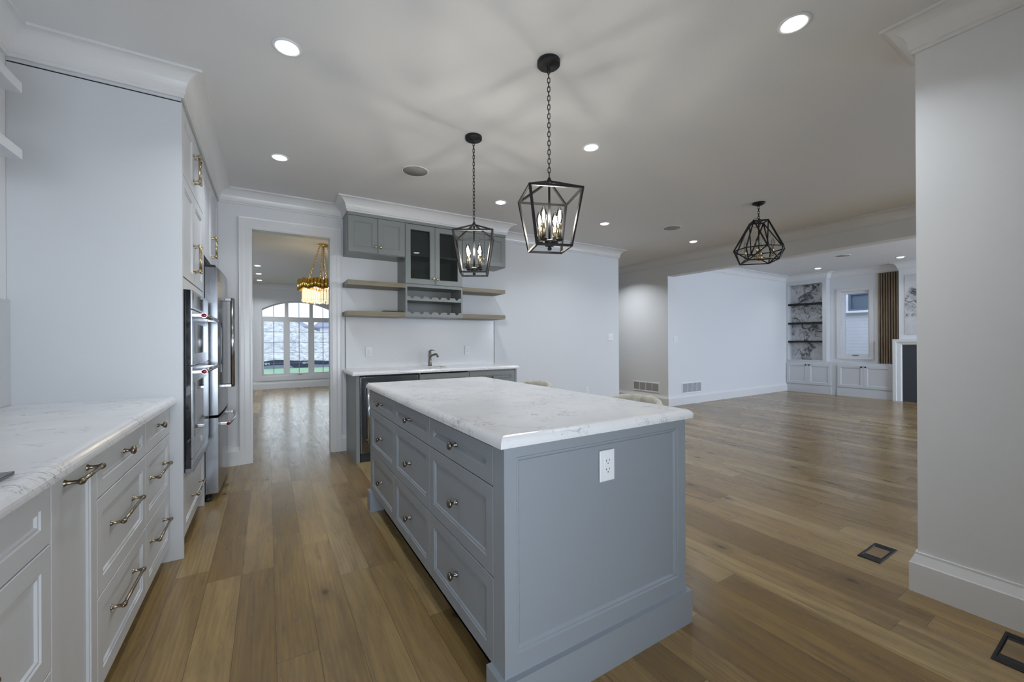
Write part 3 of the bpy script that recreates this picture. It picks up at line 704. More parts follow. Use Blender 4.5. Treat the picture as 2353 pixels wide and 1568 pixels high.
for a, b_, kx in ((CX0+.001, 1.691, 1.667), (1.691, CX1-.001, 1.715)):
    fw, z0, z1 = .060, 1.888, 2.568
    a += G; b_ -= G
    mb = MB(); R4 = lambda q, y: [(a+q, y, z0+q), (b_-q, y, z0+q), (b_-q, y, z1-q), (a+q, y, z1-q)]
    mb.rings([R4(0, YU+.019), R4(0, YU+.001), R4(.001, YU), R4(fw-.006, YU), R4(fw, YU+.006), R4(fw, YU+.019), R4(0, YU+.019)], cap0=False, cap1=False)
    d = obj('door_frame', mb, CABB, t)
    obj('glass_pane', MB().box(a+fw-.002, b_-fw+.002, YU+.010, YU+.013, z0+fw-.002, z1-fw+.002), CABGLASS, d)
    obj('knob', knob_mb((kx, YU, 1.955), -Y1), BRASS, d)
t = thing('wine_rack', 'grey two-tier wine rack with scalloped rails below the glazed cabinet', 'wine rack', (1.69, 4.7, 1.51))
mb = MB(); mb.box(CX0, CX0+.020, YU, YB-.001, 1.508, 1.880); mb.box(CX1-.020, CX1, YU, YB-.001, 1.508, 1.880); mb.box(CX0+.02, CX1-.02, YU, YB-.001, 1.850, 1.880); mb.box(CX0+.02, CX1-.02, YU+.018, YB-.001, 1.508, 1.525); mb.box(CX0+.02, CX1-.02, YB-.014, YB-.001, 1.525, 1.850); mb.box(CX0+.02, CX1-.02, YU+.018, YB-.014, 1.694, 1.708)
obj('carcass', mb, CABB, t)
def scallop(z0, z1):
    x0, x1 = CX0+.0205, CX1-.0205; n = 6; p = (x1-x0)/n; pts = [(x1, z0), (x0, z0)]
    top = []
    for k in range(n):
        c = x0 + p*(k+.5)
        top += [(c-.030, z1), (c-.023, z1-.004)] + [(c - .021*math.cos(t), z1-.004 - .021*math.sin(t)) for t in [i*PI/8 for i in range(0, 9)]] + [(c+.023, z1-.004), (c+.030, z1)]
    pts = [(x0, z0), (x0, z1)] + top + [(x1, z1), (x1, z0)]
    return MB().prism([(x, YU+.002, z) for x, z in pts], (0, .016, 0))
for z0, z1 in ((1.694, 1.742), (1.509, 1.564)):
    obj('scalloped_rail', scallop(z0, z1), CABB, t)
for (x0, x1, z0, lab) in ((.722, 1.337, 1.833, 'upper oak floating shelf left of the wine rack'), (.718, 1.337, 1.504, 'lower oak floating shelf left of the wine rack, just above the tiles'),
                          (2.045, 2.650, 1.838, 'upper oak floating shelf right of the wine rack'), (2.045, 2.650, 1.508, 'lower oak floating shelf right of the wine rack, just above the tiles')):
    tag(obj('oak_shelf', MB().box(x0, x1, YU, YB-.001, z0, z0+.050, .0015), OAK), lab, 'shelf', 'oak floating shelves of the bar')
tag(obj('dark_tray', MB().box(1.10, 1.325, 4.54, 4.70, 1.5545, 1.568, .002), SOFTBLK), 'thin dark flat tray lying on the lower left oak shelf', 'tray')

# ---------------------------------------------------------------- stools
def stool(label, x, y):
    t = thing('bar_stool', label, 'stool', (x, y, 0), 'bar stools at the island')
    # seat
    mb = MB(); mb.lathe((x, y, .60), Z1, [(0.001, 0), (.18, 0), (.205, .012), (.212, .035), (.205, .058), (.17, .068), (0, .070)], 28); obj('seat', mb, VELVET, t)
    # barrel backrest, open toward the island (-X)
    n = 26; loops = []
    for i in range(n+1):
        th = math.radians(-112 + 224*i/n); k = abs(th)/math.radians(112)
        zt = .880 - .13*k**2.6; ri, ro = .205, .250
        rm = (ri+ro)/2; cs, sn = math.cos(th), math.sin(th)
        prof = [(ri, .64), (ri+.004, zt-.03), (ri+.012, zt-.010), (rm, zt), (ro-.010, zt-.008), (ro-.002, zt-.028), (ro-.012, .62), (ri+.01, .615)]
        loops.append([(x + r*cs, y + r*sn, z) for r, z in prof])
    mb = MB().rings(loops, smooth=True); obj('backrest', mb, VELVET, t)
    for sx in (-1, 1):
        for sy in (-1, 1):
            mb = MB(); mb.cyl((x+sx*.20, y+sy*.20, 0), (x+sx*.13, y+sy*.13, .604), .013, 12, r1=.018); obj('leg', mb, BLACK, t)
    mb = MB(); mb.tube([(x+.178*math.cos(a), y+.178*math.sin(a), .22) for a in [2*PI*i/32 for i in range(32)]], .009, 8, closed=True)
    for k in range(4):
        a = PI/4 + k*PI/2; mb.cyl((x+.17*math.cos(a), y+.17*math.sin(a), .22), (x+.245*math.cos(a), y+.245*math.sin(a), .22), .008, 8)
    obj('footrest', mb, BLACK, t)
stool('beige velvet bar stool at the near right side of the island', 1.80, 1.725)
stool('beige velvet bar stool at the far right side of the island', 1.80, 2.80)

# ---------------------------------------------------------------- ceiling fittings
POTS = [(.092, 2.365, 'recessed ceiling light above the aisle, between the left cabinets and the near lantern'), (.090, 3.805, 'recessed ceiling light in front of the doorway, above the refrigerator side'),
        (2.165, .94, 'recessed ceiling light nearest the wall end at right'), (2.175, 2.367, 'recessed ceiling light right of the near lantern canopy'),
        (2.180, 3.81, 'recessed ceiling light in front of the bar crown, between the two lanterns'), (3.735, 3.82, 'recessed ceiling light right of the near lantern cage, second in its row from the bar'),
        (5.587, 3.818, 'recessed ceiling light beside the round speaker in front of the hall opening'), (10.0, 3.914, 'recessed living room light in front of the marble bookcase'), (5.55, 5.62, 'recessed hall light shining on the grey strip of wall beyond the back wall end'),
        (9.985, 2.606, 'recessed living room light in front of the walnut slats'), (-.164, 9.38, 'nearest of the three dining room ceiling lights in a row'),
        (-.164, 10.466, 'middle of the three dining room ceiling lights in a row'), (-.164, 11.545, 'farthest of the three dining room ceiling lights, near the arched window wall')]
p0 = None
for i, (x, y, lab) in enumerate(POTS):
    if p0 is None:
        p0 = thing('recessed_light', lab, 'ceiling light', (x, y, ZC), 'recessed ceiling lights')
        obj('trim_ring', MB().lathe((x, y, ZC), -Z1, [(.070, 0), (.070, .003), (.064, .006), (.050, .004), (.0465, .001)], 32), PLASTIC, p0)
        obj('diffuser', MB().lathe((x, y, ZC), -Z1, [(.0465, 0.0005), (.0465, .007), (.043, .009), (0, .0095)], 32), LAMP, p0)
    else: dup(p0, (x, y, ZC), lab)
    e = 5.8 if y < 4.8 and x < 6.4 else 3.2 if x > 6.4 else 16.0 if x > 4 else 7.0
    area('recessed_lamp', (x, y, ZC-.016), (0, 0, 0), .09, .09, e, (0.88, 0.94, 1.0), spread=math.radians(130), shape='DISK')
s0 = None
for (x, y, lab) in ((1.128, 3.50, 'round grey ceiling speaker left of the far lantern'), (4.667, 3.506, 'round grey ceiling speaker left of the black geometric chandelier'),
                    (8.90, 3.10, 'round grey ceiling speaker in the living room'), (1.045, 10.33, 'ceiling speaker in the dining room just above the crystal chandelier')):
    if s0 is None:
        s0 = thing('ceiling_speaker', lab, 'speaker', (x, y, ZC), 'ceiling speakers')
        obj('rim', MB().lathe((x, y, ZC), -Z1, [(.120, 0), (.120, .004), (.108, .006), (.106, .003)], 40), PLASTIC, s0)
        obj('grille', MB().lathe((x, y, ZC), -Z1, [(.106, .0005), (.106, .003), (0, .004)], 40), SPKMESH, s0)
    else: dup(s0, (x, y, ZC), lab)

# lantern pendants
def chain_mb(p0, p1, link=.030, wdt=.014, r=.0022):
    p0, p1 = Vector(p0), Vector(p1); mb = MB(); L = (p1-p0).length; n = max(1, int(L/(link*.80))); st = L/n; a = (p1-p0).normalized()
    u = a.orthogonal().normalized(); v = a.cross(u)
    for k in range(n):
        c = p0 + a*st*(k+.5); d = u if k % 2 else v; h = st/.80/2 - wdt/2
        pts = []
        for q in range(12):
            th = 2*PI*q/12
            pts.append(c + d*(wdt/2*math.cos(th)) + a*(wdt/2*math.sin(th) + (h if math.sin(th) > 1e-6 else -h if math.sin(th) < -1e-6 else 0)))
        mb.tube(pts, r, 6, closed=True)
    return mb
def bulb_prof(): return [(.008, 0), (.010, .004), (.0150, .022), (.0175, .036), (.0165, .052), (.0115, .072), (.005, .088), (0, .093)]
def candle(par, x, y, z, h, lit, sleeve, cup, name='candle_socket'):
    sck = obj(name, MB().lathe((x, y, z), Z1, [(.0118, .001), (.0118, h), (.0105, h+.002), (0, h+.003)], 16).lathe((x, y, z), Z1, [(.010, -.014), (.019, -.006), (.019, .001), (0, .0012)], 16, mi=1), [sleeve, cup], par)
    b = obj('bulb', MB().lathe((x, y, z+h+.002), Z1, bulb_prof(), 16), BULBOFF, sck)
    if lit: obj('filament', MB().lathe((x, y, z+h+.014), Z1, [(0, 0), (.0045, .004), (.0075, .020), (.0070, .032), (.0035, .050), (0, .058)], 10), BULB, sck)
def lantern(label, x, y, rot):
    t = thing('lantern_pendant', label, 'pendant light', (x, y, ZC), 'black lantern pendants over the island')
    obj('canopy', MB().lathe((x, y, ZC), -Z1, [(.062, 0), (.062, .020), (.058, .024), (.014, .026), (.010, .034), (.006, .045), (0, .046)], 36), BLACK, t)
    obj('chain', chain_mb((x, y, ZC-.042), (x, y, 2.112)), BLACK, t)
    zt, zb, rt, rb = 2.012, 1.722, .198, .132
    T_ = [Vector((x+rt*math.cos(rot+k*PI/2), y+rt*math.sin(rot+k*PI/2), zt)) for k in range(4)]
    B_ = [Vector((x+rb*math.cos(rot+k*PI/2), y+rb*math.sin(rot+k*PI/2), zb)) for k in range(4)]
    ap = Vector((x, y, 2.088)); mb = MB()
    for k in range(4):
        mb.bar(T_[k], T_[(k+1) % 4], .011); mb.bar(B_[k], B_[(k+1) % 4], .011); mb.bar(T_[k], B_[k], .011); mb.bar(T_[k], ap, .011)
    mb.lathe((x, y, 2.075), Z1, [(.014, 0), (.016, .010), (.010, .024), (.006, .034), (0, .036)], 14)
    obj('cage', mb, BLACK, t)
    mb = MB(); mb.cyl((x, y, 1.765), (x, y, 2.08), .0065, 14); mb.lathe((x, y, 1.712), Z1, [(0, 0), (.010, .002), (.012, .012), (.006, .020), (.024, .024), (.026, .050), (.018, .058), (.0065, .060)], 20)
    for k in range(4):
        a = rot + k*PI/2; mb.cyl((x+.015*math.cos(a), y+.015*math.sin(a), 1.752), (x+.062*math.cos(a), y+.062*math.sin(a), 1.760), .005, 10)
    obj('stem', mb, BLACK, t)
    for k in range(4):
        a = rot + k*PI/2; candle(t, x+.062*math.cos(a), y+.062*math.sin(a), 1.768, .078, True, BRASS, BLACK)
    return t
lantern('nearer black lantern pendant with four lit candle bulbs, in front of the plain ceiling', 1.310, 1.757, math.radians(24))
lantern('farther black lantern pendant with four lit candle bulbs, in front of the bar wall cabinets', 1.312, 2.692, math.radians(15))

# geometric chandelier
x, y = 4.655, 2.380
t = thing('geometric_chandelier', 'black faceted cage chandelier with brass candle arms hanging before the living room header', 'chandelier', (x, y, ZC))
obj('canopy', MB().lathe((x, y, ZC), -Z1, [(.066, 0), (.062, .012), (.040, .026), (.012, .032), (.006, .040), (0, .041)], 32), BLACK, t)
obj('chain', chain_mb((x, y, ZC-.036), (x, y, 2.535), .034, .018, .003), BLACK, t)
mb = MB()
for k, (a0, rr) in enumerate(((.3, .035), (2.1, .045), (3.9, .038))):
    mb.tube([(x + .02*math.cos(a0) + rr*math.cos(a)*math.cos(a0), y + .02*math.sin(a0) + rr*math.cos(a)*math.sin(a0), 2.535 - .012*k + rr*1.2*math.sin(a)) for a in [2*PI*i/18 for i in range(18)]], .0022, 6, closed=True)
obj('cord_loops', mb, BLACK, t)
ring = lambda r, z, n, a0=0: [Vector((x+r*math.cos(a0+2*PI*k/n), y+r*math.sin(a0+2*PI*k/n), z)) for k in range(n)]
Tq, Mq, Bq = ring(.100, 2.530, 4), ring(.252, 2.218, 8), ring(.208, 2.088, 4)
mb = MB(); bw = .011
for k in range(4):
    mb.bar(Tq[k], Tq[(k+1) % 4], bw); mb.bar(Bq[k], Bq[(k+1) % 4], bw)
    for j in (-1, 0, 1):
        mb.bar(Tq[k], Mq[(2*k+j) % 8], bw); mb.bar(Bq[k], Mq[(2*k+j) % 8], bw)
for k in range(8): mb.bar(Mq[k], Mq[(k+1) % 8], bw)
mb.bar(Tq[0], Tq[2], .008); mb.bar(Tq[1], Tq[3], .008)
obj('cage', mb, BLACK, t)
mb = MB(); mb.cyl((x, y, 2.17), (x, y, 2.53), .0065, 10); obj('stem', mb, BLACK, t)
mb = MB(); mb.lathe((x, y, 2.095), Z1, [(0, 0), (.016, .006), (.040, .020), (.040, .065), (.022, .075), (.008, .080), (0, .081)], 20)
for k in range(4):
    a = .35 + k*PI/2; mb.tube([(x+.03*math.cos(a), y+.03*math.sin(a), 2.130), (x+.09*math.cos(a), y+.09*math.sin(a), 2.118), (x+.125*math.cos(a), y+.125*math.sin(a), 2.130), (x+.130*math.cos(a), y+.130*math.sin(a), 2.145)], .006, 8)
obj('candle_arms', mb, BRASS, t)
for k in range(4):
    a = .35 + k*PI/2; candle(t, x+.130*math.cos(a), y+.130*math.sin(a), 2.150, .085, False, BRASS, BRASS)

# crystal chandelier in the dining room
x, y = .748, 6.885; zb0, zb1, RB = 2.020, 2.165, .345
t = thing('crystal_chandelier', 'round gold chandelier with hanging crystal rods in the dining room', 'chandelier', (x, y, ZC))
obj('canopy', MB().lathe((x, y, ZC), -Z1, [(.080, 0), (.080, .024), (.074, .028), (0, .029)], 32), GOLD, t)
for k in range(4):
    a = PI*0.9 + k*PI/2; obj('chain', chain_mb((x+.055*math.cos(a), y+.055*math.sin(a), ZC-.028), (x+.22*math.cos(a), y+.22*math.sin(a), zb1+.005), .040, .020, .0032), GOLD, t)
obj('rod', MB().cyl((x, y, zb0+.02), (x, y, ZC-.02), .006, 10), GOLD, t)
nt_ = 44; mb = MB()
for k in range(nt_):
    a = 2*PI*k/nt_; st = (k % 4); dz = (.0, .016, .030, .016)[st]; r = RB - (.0, .006, .012, .006)[st]
    mb.cyl((x+r*math.cos(a), y+r*math.sin(a), zb0 - .012 + dz), (x+r*math.cos(a), y+r*math.sin(a), zb1 - .012 + dz), .0265, 8)
obj('fluted_band', mb, GOLD, t)
mb = MB()
for k in range(4):
    a = k*PI/2; mb.cyl((x, y, zb1-.02), (x+.33*math.cos(a), y+.33*math.sin(a), zb1-.02), .006, 8)
obj('spokes', mb, GOLD, t)
proto = None; nn = 0
for (R0, n, zl) in ((.295, 58, 1.845), (.235, 40, 1.825)):
    for k in range(n):
        a = 2*PI*k/n
        if proto is None:
            mb = MB(); px, py = x+R0*math.cos(a), y+R0*math.sin(a)
            mb.cyl((px, py, zl+.030), (px, py, zb0+.03), .0062, 6); mb.lathe((px, py, zl), Z1, [(0, 0), (.012, .010), (.013, .018), (.008, .028), (0, .032)], 8)
            proto = obj('crystal_drop', mb, CRYSTAL, t); o = proto; ang0, R00, z00 = a, R0, zl
        else:
            o = proto.copy(); COL.objects.link(o); o.parent = t
            px, py = x+R0*math.cos(a), y+R0*math.sin(a)
            o.location = (px - (x+R00*math.cos(ang0)), py - (y+R00*math.sin(ang0)), (zl - z00) + random.uniform(-.012, .012))
for k in range(6):
    a = 2*PI*k/6; obj('lamp', MB().lathe((x+.14*math.cos(a), y+.14*math.sin(a), 2.06), Z1, [(.012, 0), (.018, .03), (.014, .06), (0, .08)], 10), GLOW, t)

# ---------------------------------------------------------------- vents
def wall_vent(label, o, U, N, w, h):
    o, U, N = Vector(o), Vector(U), Vector(N); W = Z1
    t = thing('wall_vent', label, 'vent', o, 'white return air grilles')
    fr = MB(); b_ = .022
    loops = []
    for q, d in ((0, 0), (0, .006), (.003, .008), (b_-.003, .008), (b_, .003), (b_, .0005)):
        loops.append([o + U*a + W*c + N*d for a, c in ((q, q), (w-q, q), (w-q, h-q), (q, h-q))])
    fr.rings(loops, cap0=False, cap1=False); obj('frame', fr, PLASTIC, t)
    obj('backing', MB().panel(o + U*b_ + W*b_, U, W, N, w-2*b_, h-2*b_, [(0, .0002), (0, .001)]), simple('vent_shadow', (.22, .23, .25), .8), t)
    n = 14
    for k in range(n):
        z = b_ + (h-2*b_)*(k+.5)/n; mb = MB()
        mb.rings([[o + U*a + W*(z+s) + N*d for s, d in ((-.0035, .0015), (.0015, .0060), (.0028, .0060), (-.0020, .0015))] for a in (b_, w-b_)]); obj('louvre', mb, PLASTIC, t)
    for k in range(1, 4):
        u = b_ + (w-2*b_)*k/4; obj('mullion', MB().panel(o + U*(u-.004) + W*b_, U, W, N, .008, h-2*b_, [(0, .001), (0, .0075)]), PLASTIC, t)
wall_vent('white return grille low on the grey hall wall strip', (XH, 5.69, .225), -Y1, -X1, .645, .190)
wall_vent('white return grille low on the living room wall', (6.722, YB, .200), X1, -Y1, .616, .212)
def floor_vent(label, x0, x1, y0, y1):
    t = thing('floor_vent', label, 'vent', ((x0+x1)/2, (y0+y1)/2, 0), 'black floor vents with oak inserts')
    mb = MB(); loops = []
    for (qx, qy, z) in ((0, 0, .0002), (0, 0, .003), (.004, .004, .0045), (.034, .010, .0045), (.036, .012, .0010)):
        loops.append([(x0+qx, y0+qy, z), (x1-qx, y0+qy, z), (x1-qx, y1-qy, z), (x0+qx, y1-qy, z)])
    mb.rings(loops, cap0=False, cap1=False); obj('frame', mb, BLACK, t)
    obj('slot', MB().box(x0+.034, x1-.034, y0+.011, y1-.011, .0003, .0008), SOFTBLK, t)
    obj('wood_insert', MB().box(x0+.066, x1-.066, y0+.015, y1-.015, .0008, .0042, .0008), oak_shelf('vent_oak', (0.15, 0.098, 0.045), (0.24, 0.165, 0.085), 1), t)
floor_vent('black floor vent with oak insert in front of the wall end', 2.838, 3.105, .829, .929)
floor_vent('black floor vent with oak insert at the lower right corner beside the baseboard', 2.350, 2.620, .265, .365)

# ---------------------------------------------------------------- living room built-ins
XB = 10.70
t = thing('bookcase', 'white built-in bookcase with a black-veined marble back and three black shelves', 'bookcase', (10.85, 4.45, .72))
mb = MB(); BY0, BY1, OY_0, OY_1, OZ0, OZ1 = 4.03, YB-.001, 4.108, 4.812, .752, 2.515
mb.box(XB, XB+.195, BY0, OY_0, .722, ZC-.002); mb.box(XB, XB+.195, OY_1, BY1, .722, ZC-.002); mb.box(XB, XB+.195, OY_0, OY_1, OZ1, ZC-.002); mb.box(XB, XB+.195, OY_0, OY_1, .722, OZ0)
obj('carcass', mb, CABW, t)
obj('marble_back', MB().box(XB+.186, XB+.198, OY_0+.0005, OY_1-.0005, OZ0+.0005, OZ1-.0005), MARBLE, t)
for z in (2.035, 1.590, 1.158): obj('shelf', MB().box(XB+.006, XB+.185, OY_0+.0005, OY_1-.0005, z, z+.042), BLACK, t)
def liv_cab(label, y0, y1):
    t = thing('base_cabinet', label, 'cabinet', (10.8, (y0+y1)/2, 0), 'white living room base cabinets')
    mb = MB(); mb.box(XB, XF-.001, y0, y1, 0, .720); mb.box(XB-.018, XB, y0, y1, 0, .160); obj('body', mb, CABW, t)
    ym = (y0+y1)/2; m_ = .010
    for a, b_, ky in ((y0+m_, ym-.001, ym-.035), (ym+.001, y1-m_, ym+.035)):
        d = obj('door', shaker((XB-.0195, b_, .190), -Y1, Z1, -X1, b_-a, .480, .055), CABW, t)
        obj('knob', knob_mb((XB-.0195, ky, .640), -X1, 1.1), BLACK, d)
liv_cab('white two-door base cabinet under the marble bookcase', 3.935, YB-.002)
liv_cab('white two-door base cabinet under the narrow window', 2.905, 3.835)
tag(obj('filler_panel', MB().box(XB, XF-.001, 3.8355, 3.9345, 0, .720), CABW), 'white filler strip between the two living room cabinets', 'panel')
# narrow window
w0 = thing('window_2', 'narrow living room window looking at a white neighbouring wall', 'window', (XF, 3.57, .86)); w0['kind'] = 'structure'; del w0['category']
def rect_ring(mb, X, y0, y1, z0, z1, q, dx):
    R = lambda e, x: [(x, y0+e, z0+e), (x, y1-e, z0+e), (x, y1-e, z1-e), (x, y0+e, z1-e)]
    mb.rings([R(0, X), R(0, X-dx), R(q, X-dx), R(q, X), R(0, X)], cap0=False, cap1=False)
mb = MB(); rect_ring(mb, XF-.0005, 3.268, 3.905, .795, 2.345, .066, .022); obj('casing', mb, TRIM, w0)
mb = MB(); rect_ring(mb, XF+.12, 3.319, 3.829, .861, 2.269, .045, .10); fr = obj('frame', mb, VINYL, w0)
obj('pane', MB().box(XF+.075, XF+.079, 3.36, 3.79, .90, 2.23), PANE, w0)
obj('crank_handle', MB().box(XF-.012, XF+.02, 3.53, 3.63, .868, .882, .004), BRONZE, fr)
# slat panel
t = thing('slat_panel', 'vertical walnut slat panel between the window and the fireplace', 'slat panel', (XF, 3.0, .72))
obj('backing', MB().box(XF-.006, XF-.001, 2.825, 3.192, .722, 2.600), BLACK, t)
for k in range(9):
    y0 = 3.186 - .0405*k; obj('slat', MB().box(XF-.028, XF-.006, y0-.026, y0, .724, 2.598, .002), WALNUT, t)
# chimney breast and fireplace
struct('wall_chimney_breast', MB().box(XB, XF, .98, 2.822, 0, ZC), WALL)
tag(obj('marble_panel', MB().box(XB-.008, XB-.0005, 1.10, 2.730, 1.318, 2.488), MARBLE), 'marble slab panel on the chimney breast above the mantel', 'panel')
t = thing('fireplace', 'white fireplace surround around a dark firebox panel', 'fireplace', (10.65, 1.9, 0))
mb = MB(); loops = []
for y0_, y1_, zt_, xx in ((.905, 2.900, 1.222, XB-.001), (.905, 2.900, 1.222, 10.628), (.955, 2.850, 1.172, 10.628), (.960, 2.845, 1.167, 10.640), (1.025, 2.780, 1.125, 10.645), (1.04, 2.765, 1.110, 10.668), (1.04, 2.765, 1.110, XB-.001)):
    loops.append([(xx, y0_, 0), (xx, y0_, zt_), (xx, y1_, zt_), (xx, y1_, 0)])
loops.append(loops[0]); mb.rings(loops, cap0=False, cap1=False, closed=False)
obj('surround', mb, TRIM, t)
obj('firebox_panel', MB().box(10.668, XB-.001, 1.0405, 2.7595, 0, 1.1045), simple('slate_tile', (.045, .050, .062), .35), t)

# ---------------------------------------------------------------- dining window
w1 = thing('window_1', 'arched three-part grid window of the dining room', 'window', (AX, AY, .33)); w1['kind'] = 'structure'; del w1['category']
mb = MB()
mb.box(AX-.96, AX+.96, AY-.03, AY, .215, .33); mb.box(AX-.95, AX-.86, AY-.022, AY, .33, 2.09); mb.box(AX+.86, AX+.95, AY-.022, AY, .33, 2.09)
for i in range(K):
    x0 = AX - .95 + 1.90*i/K; x1 = AX - .95 + 1.90*(i+1)/K
    lo = lambda q: arch(AX + max(-.86, min(.86, q-AX)), .86, 2.09, 2.33)
    mb.prism([(x0, AY-.022, lo(x0)), (x1, AY-.022, lo(x1)), (x1, AY-.022, arch(x1, .95, 2.15, 2.425)), (x0, AY-.022, arch(x0, .95, 2.15, 2.425))], (0, .022, 0))
obj('casing', mb, TRIM, w1)
mb = MB(); f0, f1 = AY+.02, AY+.09
mb.box(AX-.86, AX+.86, f0, f1, .33, .365); mb.box(AX-.844, AX+.844, f0+.001, f1-.001, 1.80, 1.90)
mb.box(AX-.859, AX-.845, f0+.002, f1-.002, .366, 2.085); mb.box(AX+.845, AX+.859, f0+.002, f1-.002, .366, 2.085)
for xm in (AX-.295, AX+.295): mb.box(xm-.045, xm+.045, f0-.004, f1+.004, .366, arch(xm, .86, 2.09, 2.33)-.004)
for i in range(K):
    x0 = AX - .86 + 1.72*i/K; x1 = AX - .86 + 1.72*(i+1)/K
    a0, a1 = arch(x0, .86, 2.09, 2.33), arch(x1, .86, 2.09, 2.33)
    mb.prism([(x0, f0, a0-.035), (x1, f0, a1-.035), (x1, f0, a1), (x0, f0, a0)], (0, .07, 0))
obj('frame', mb, TRIM, w1)
MUNT = simple('grey_muntin', (.30, .32, .36), .4)
for x0, x1 in ((AX-.845, AX-.34), (AX-.25, AX+.25), (AX+.34, AX+.845)):
    sx0, sx1 = x0+.028, x1-.028
    mb = MB(); z0, z1 = .367, 1.798
    for a, b_, c, d in ((x0, sx0, z0, z1), (sx1, x1, z0, z1), (sx0, sx1, z0, z0+.028), (sx0, sx1, z1-.028, z1)): mb.box(a, b_, AY+.012, AY+.06, c, d)
    sash = obj('sash', mb, TRIM, w1)
    xm = (x0+x1)/2; mb = MB(); mb.box(xm-.008, xm+.008, AY+.030, AY+.038, z0+.028, z1-.028)
    for k in range(1, 5): zz = z0+.028 + (z1-z0-.056)*k/5; mb.box(sx0, sx1, AY+.031, AY+.037, zz-.005, zz+.005)
    mb.box(xm-.009, xm+.009, AY+.046, AY+.054, 1.902, arch(xm, .86, 2.09, 2.33)-.03)
    obj('muntins', mb, MUNT, w1)
    obj('pane', MB().box(sx0, sx1, AY+.041, AY+.044, z0+.028, z1-.028), PANE, w1)
    mb = MB(); n = 8; q = [(x0 + (x1-x0)*i/n) for i in range(n+1)]
    mb.prism([(x0, AY+.056, 1.902), (x1, AY+.056, 1.902)] + [(v, AY+.056, arch(v, .86, 2.09, 2.33)-.034) for v in q[::-1]], (0, .003, 0)); obj('pane', mb, PANE, w1)
obj('crank_handle', MB().box(AX-.04, AX+.06, AY-.012, AY+.015, .345, .356, .003), BRONZE, w1)

# ---------------------------------------------------------------- outside
mb = MB(); mb.box(-30, 40, 12.6, 21.95, -.35, .10); mb.box(-30, 40, -30, -3.3, -.5, -.15); mb.box(11.5, 40, -3.3, 12.6, -.5, -.31); mb.box(-30, -2.9, -3.3, 12.6, -.5, -.15); tag(obj('lawn', mb, LAWN), 'green lawn outside the dining room window', 'lawn', kind='stuff')
t = thing('silt_fence', 'dark blue silt fence standing along the lawn outside', 'fence', (1, 20, .1))
mb = MB(); n = 60
fz = lambda q: .415 + .035*math.sin(q*1.9+.6) + .02*math.sin(q*4.3)
for i in range(n):
    a = -6 + 16*i/n; b_ = -6 + 16*(i+1)/n
    mb.prism([(a, 20 + .06*math.sin(a*3), .10), (b_, 20 + .06*math.sin(b_*3), .10), (b_, 20 + .06*math.sin(b_*3), fz(b_)), (a, 20 + .06*math.sin(a*3), fz(a))], (0, .012, 0))
obj('fabric', mb, NAVY, t)
mb = MB()
for i in range(n):
    a = -6 + 16*i/n; b_ = -6 + 16*(i+1)/n
    mb.prism([(a, 19.97 + .05*math.sin(a*2.2), .10), (b_, 19.97 + .05*math.sin(b_*2.2), .10), (b_, 19.985 + .05*math.sin(b_*2.2), .225 + .02*math.sin(b_*5)), (a, 19.985 + .05*math.sin(a*2.2), .225 + .02*math.sin(a*5))], (0, .012, 0))
obj('skirt', mb, simple('pale_fence_skirt', (.16, .18, .25), .8, bump=(12, .4)), t)['label'] = 'paler wrinkled lower band'
for i in range(7): obj('post', MB().box(-5.2+2.3*i-.02, -5.2+2.3*i+.02, 20.09, 20.13, .1, .52), WOODLEG, t)
def lettering(txt, loc, size, mat, par, name='lettering'):
    c = bpy.data.curves.new(name, 'FONT'); c.body = txt; c.size = size; c.extrude = .002; c.align_x = 'CENTER'
    o = bpy.data.objects.new(name, c); COL.objects.link(o); o.parent = par; o.location = Vector(loc) - part_of(par); o.rotation_euler = (PI/2, 0, 0); c.materials.append(mat)
    me = bpy.data.meshes.new_from_object(o); m = bpy.data.objects.new(name, me); COL.objects.link(m); m.parent = par; m.location = o.location; m.rotation_euler = o.rotation_euler
    bpy.data.objects.remove(o); bpy.data.curves.remove(c); return m
for lx in (-.05, 1.42): lettering('HM', (lx, 19.90, .262), .15, PLASTIC, t)
# earth mound: displaced ridge
mb = MB(); nx, ny = 70, 18; grid = []
for j in range(ny+1):
    row = []
    for i in range(nx+1):
        xx = -14 + 30*i/nx; v = j/ny; yy = 22 + 11*v
        kx = ((-20, 2.75), (1.0, 2.68), (1.6, 2.45), (2.3, 2.12), (3.2, 1.92), (3.8, 1.62), (5.0, .95), (7, .5), (40, .3))
        for (xa, za), (xb, zb_) in zip(kx, kx[1:]):
            if xa <= xx <= xb: top = za + (zb_ - za)*(xx - xa)/(xb - xa); break
        top += .08*math.sin(xx*1.9) + .05*math.sin(xx*4.7+1)
        zz = .05 + top*math.sin(min(1, v*1.15)*PI/2)**.9 + .10*math.sin(xx*3.1+yy*2.3)*v*(1-v)*2 + random.uniform(-.12, .12)*(0 if j == 0 else 1)
        row.append(mb.bm.verts.new((xx, yy, max(zz, -.05))))
    grid.append(row)
for j in range(ny):
    for i in range(nx):
        f = mb.bm.faces.new((grid[j][i], grid[j][i+1], grid[j+1][i+1], grid[j+1][i])); f.smooth = True
b0 = [mb.bm.verts.new((grid[ny][i].co.x, 33.05, -.3)) for i in range(nx+1)]
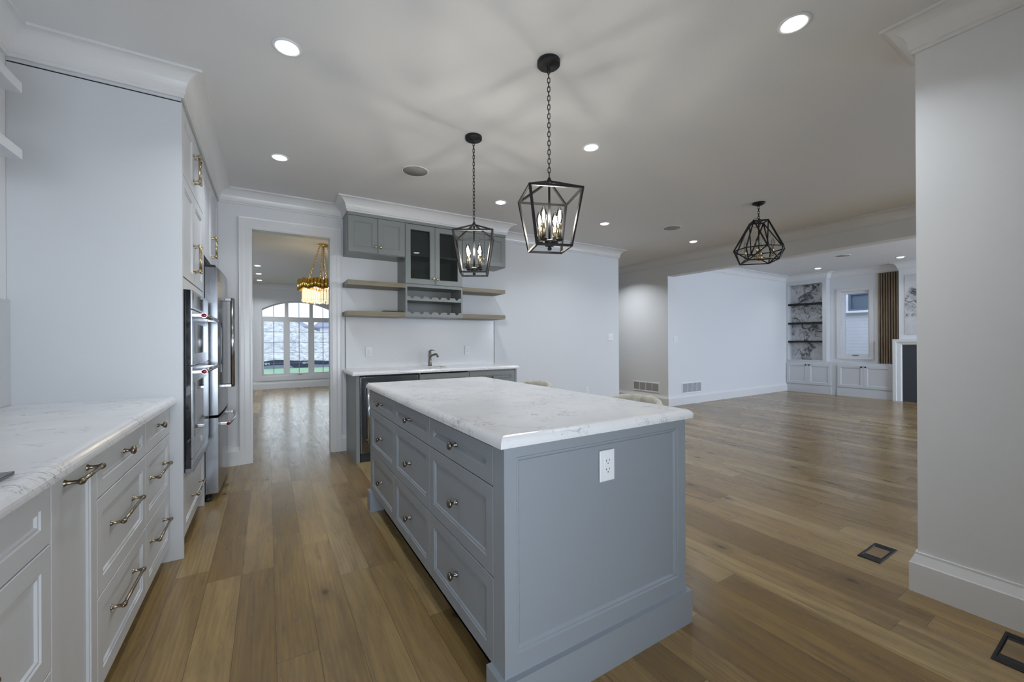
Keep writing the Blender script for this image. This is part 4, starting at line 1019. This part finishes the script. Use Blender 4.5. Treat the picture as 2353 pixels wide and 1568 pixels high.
for i in range(nx): mb.bm.faces.new((grid[ny][i], grid[ny][i+1], b0[i+1], b0[i]))
tag(obj('earth_mound', mb, MOUND), 'pale heap of snowy earth behind the silt fence', 'mound')
def house(label, x0, x1, y, zr, ze):
    t = thing('neighbour_house', label, 'house', ((x0+x1)/2, y, 0), 'houses beyond the earth mound')
    obj('wall', MB().box(x0+.3, x1-.3, y+.5, y+7, -.3, ze), SIDING, t)
    mb = MB(); mb.prism([(x0, y, ze), (x0, y+7.5, ze), (x0+.9, y+5, zr), (x0+.9, y+2.5, zr)], (.0001, 0, 0)) if False else None
    b = MB(); b.rings([[(x0, y, ze), (x1, y, ze), (x1, y+7.5, ze), (x0, y+7.5, ze)], [(x0, y, ze+.12), (x1, y, ze+.12), (x1, y+7.5, ze+.12), (x0, y+7.5, ze+.12)], [(x0+.6, y+3, zr), (x1-.6, y+3, zr), (x1-.6, y+4.5, zr), (x0+.6, y+4.5, zr)]]); obj('roof', b, SHING, t)
    obj('window', MB().box(x0+1.2, x0+2.0, y+.46, y+.5, ze-1.1, ze-.3), BWIN, t)
house('blue-grey roofed house seen through the middle sash of the dining window', 1.2, 2.95, 36, 3.1, 2.37)
house('blue-grey roofed house seen through the right sash of the dining window', 3.4, 9.0, 36, 3.1, 2.37)
t = thing('neighbour_wall', 'white sided house wall with a dark window outside the narrow living room window', 'house', (13.2, 4.5, 0))
w = MB(); y0, y1, z0, z1 = 3.2, 4.42, 1.97, 2.43
w.box(13.0, 13.3, -1, y0, -.3, 5); w.box(13.0, 13.3, y1, 9, -.3, 5); w.box(13.0, 13.3, y0, y1, -.3, z0); w.box(13.0, 13.3, y0, y1, z1, 5); obj('siding', w, SIDING, t)
obj('dark_window', MB().box(13.08, 13.12, y0, y1, z0, z1), BWIN, t)
mb = MB(); rect_ring(mb, 13.08, y0, y1, z0, z1, .05, .05); obj('window_frame', mb, simple('blue_grey_frame', (.12, .15, .22), .4), t)
obj('ledge', MB().box(12.90, 13.0, -1, 9, 1.91, 1.955, .004), VINYL, t)
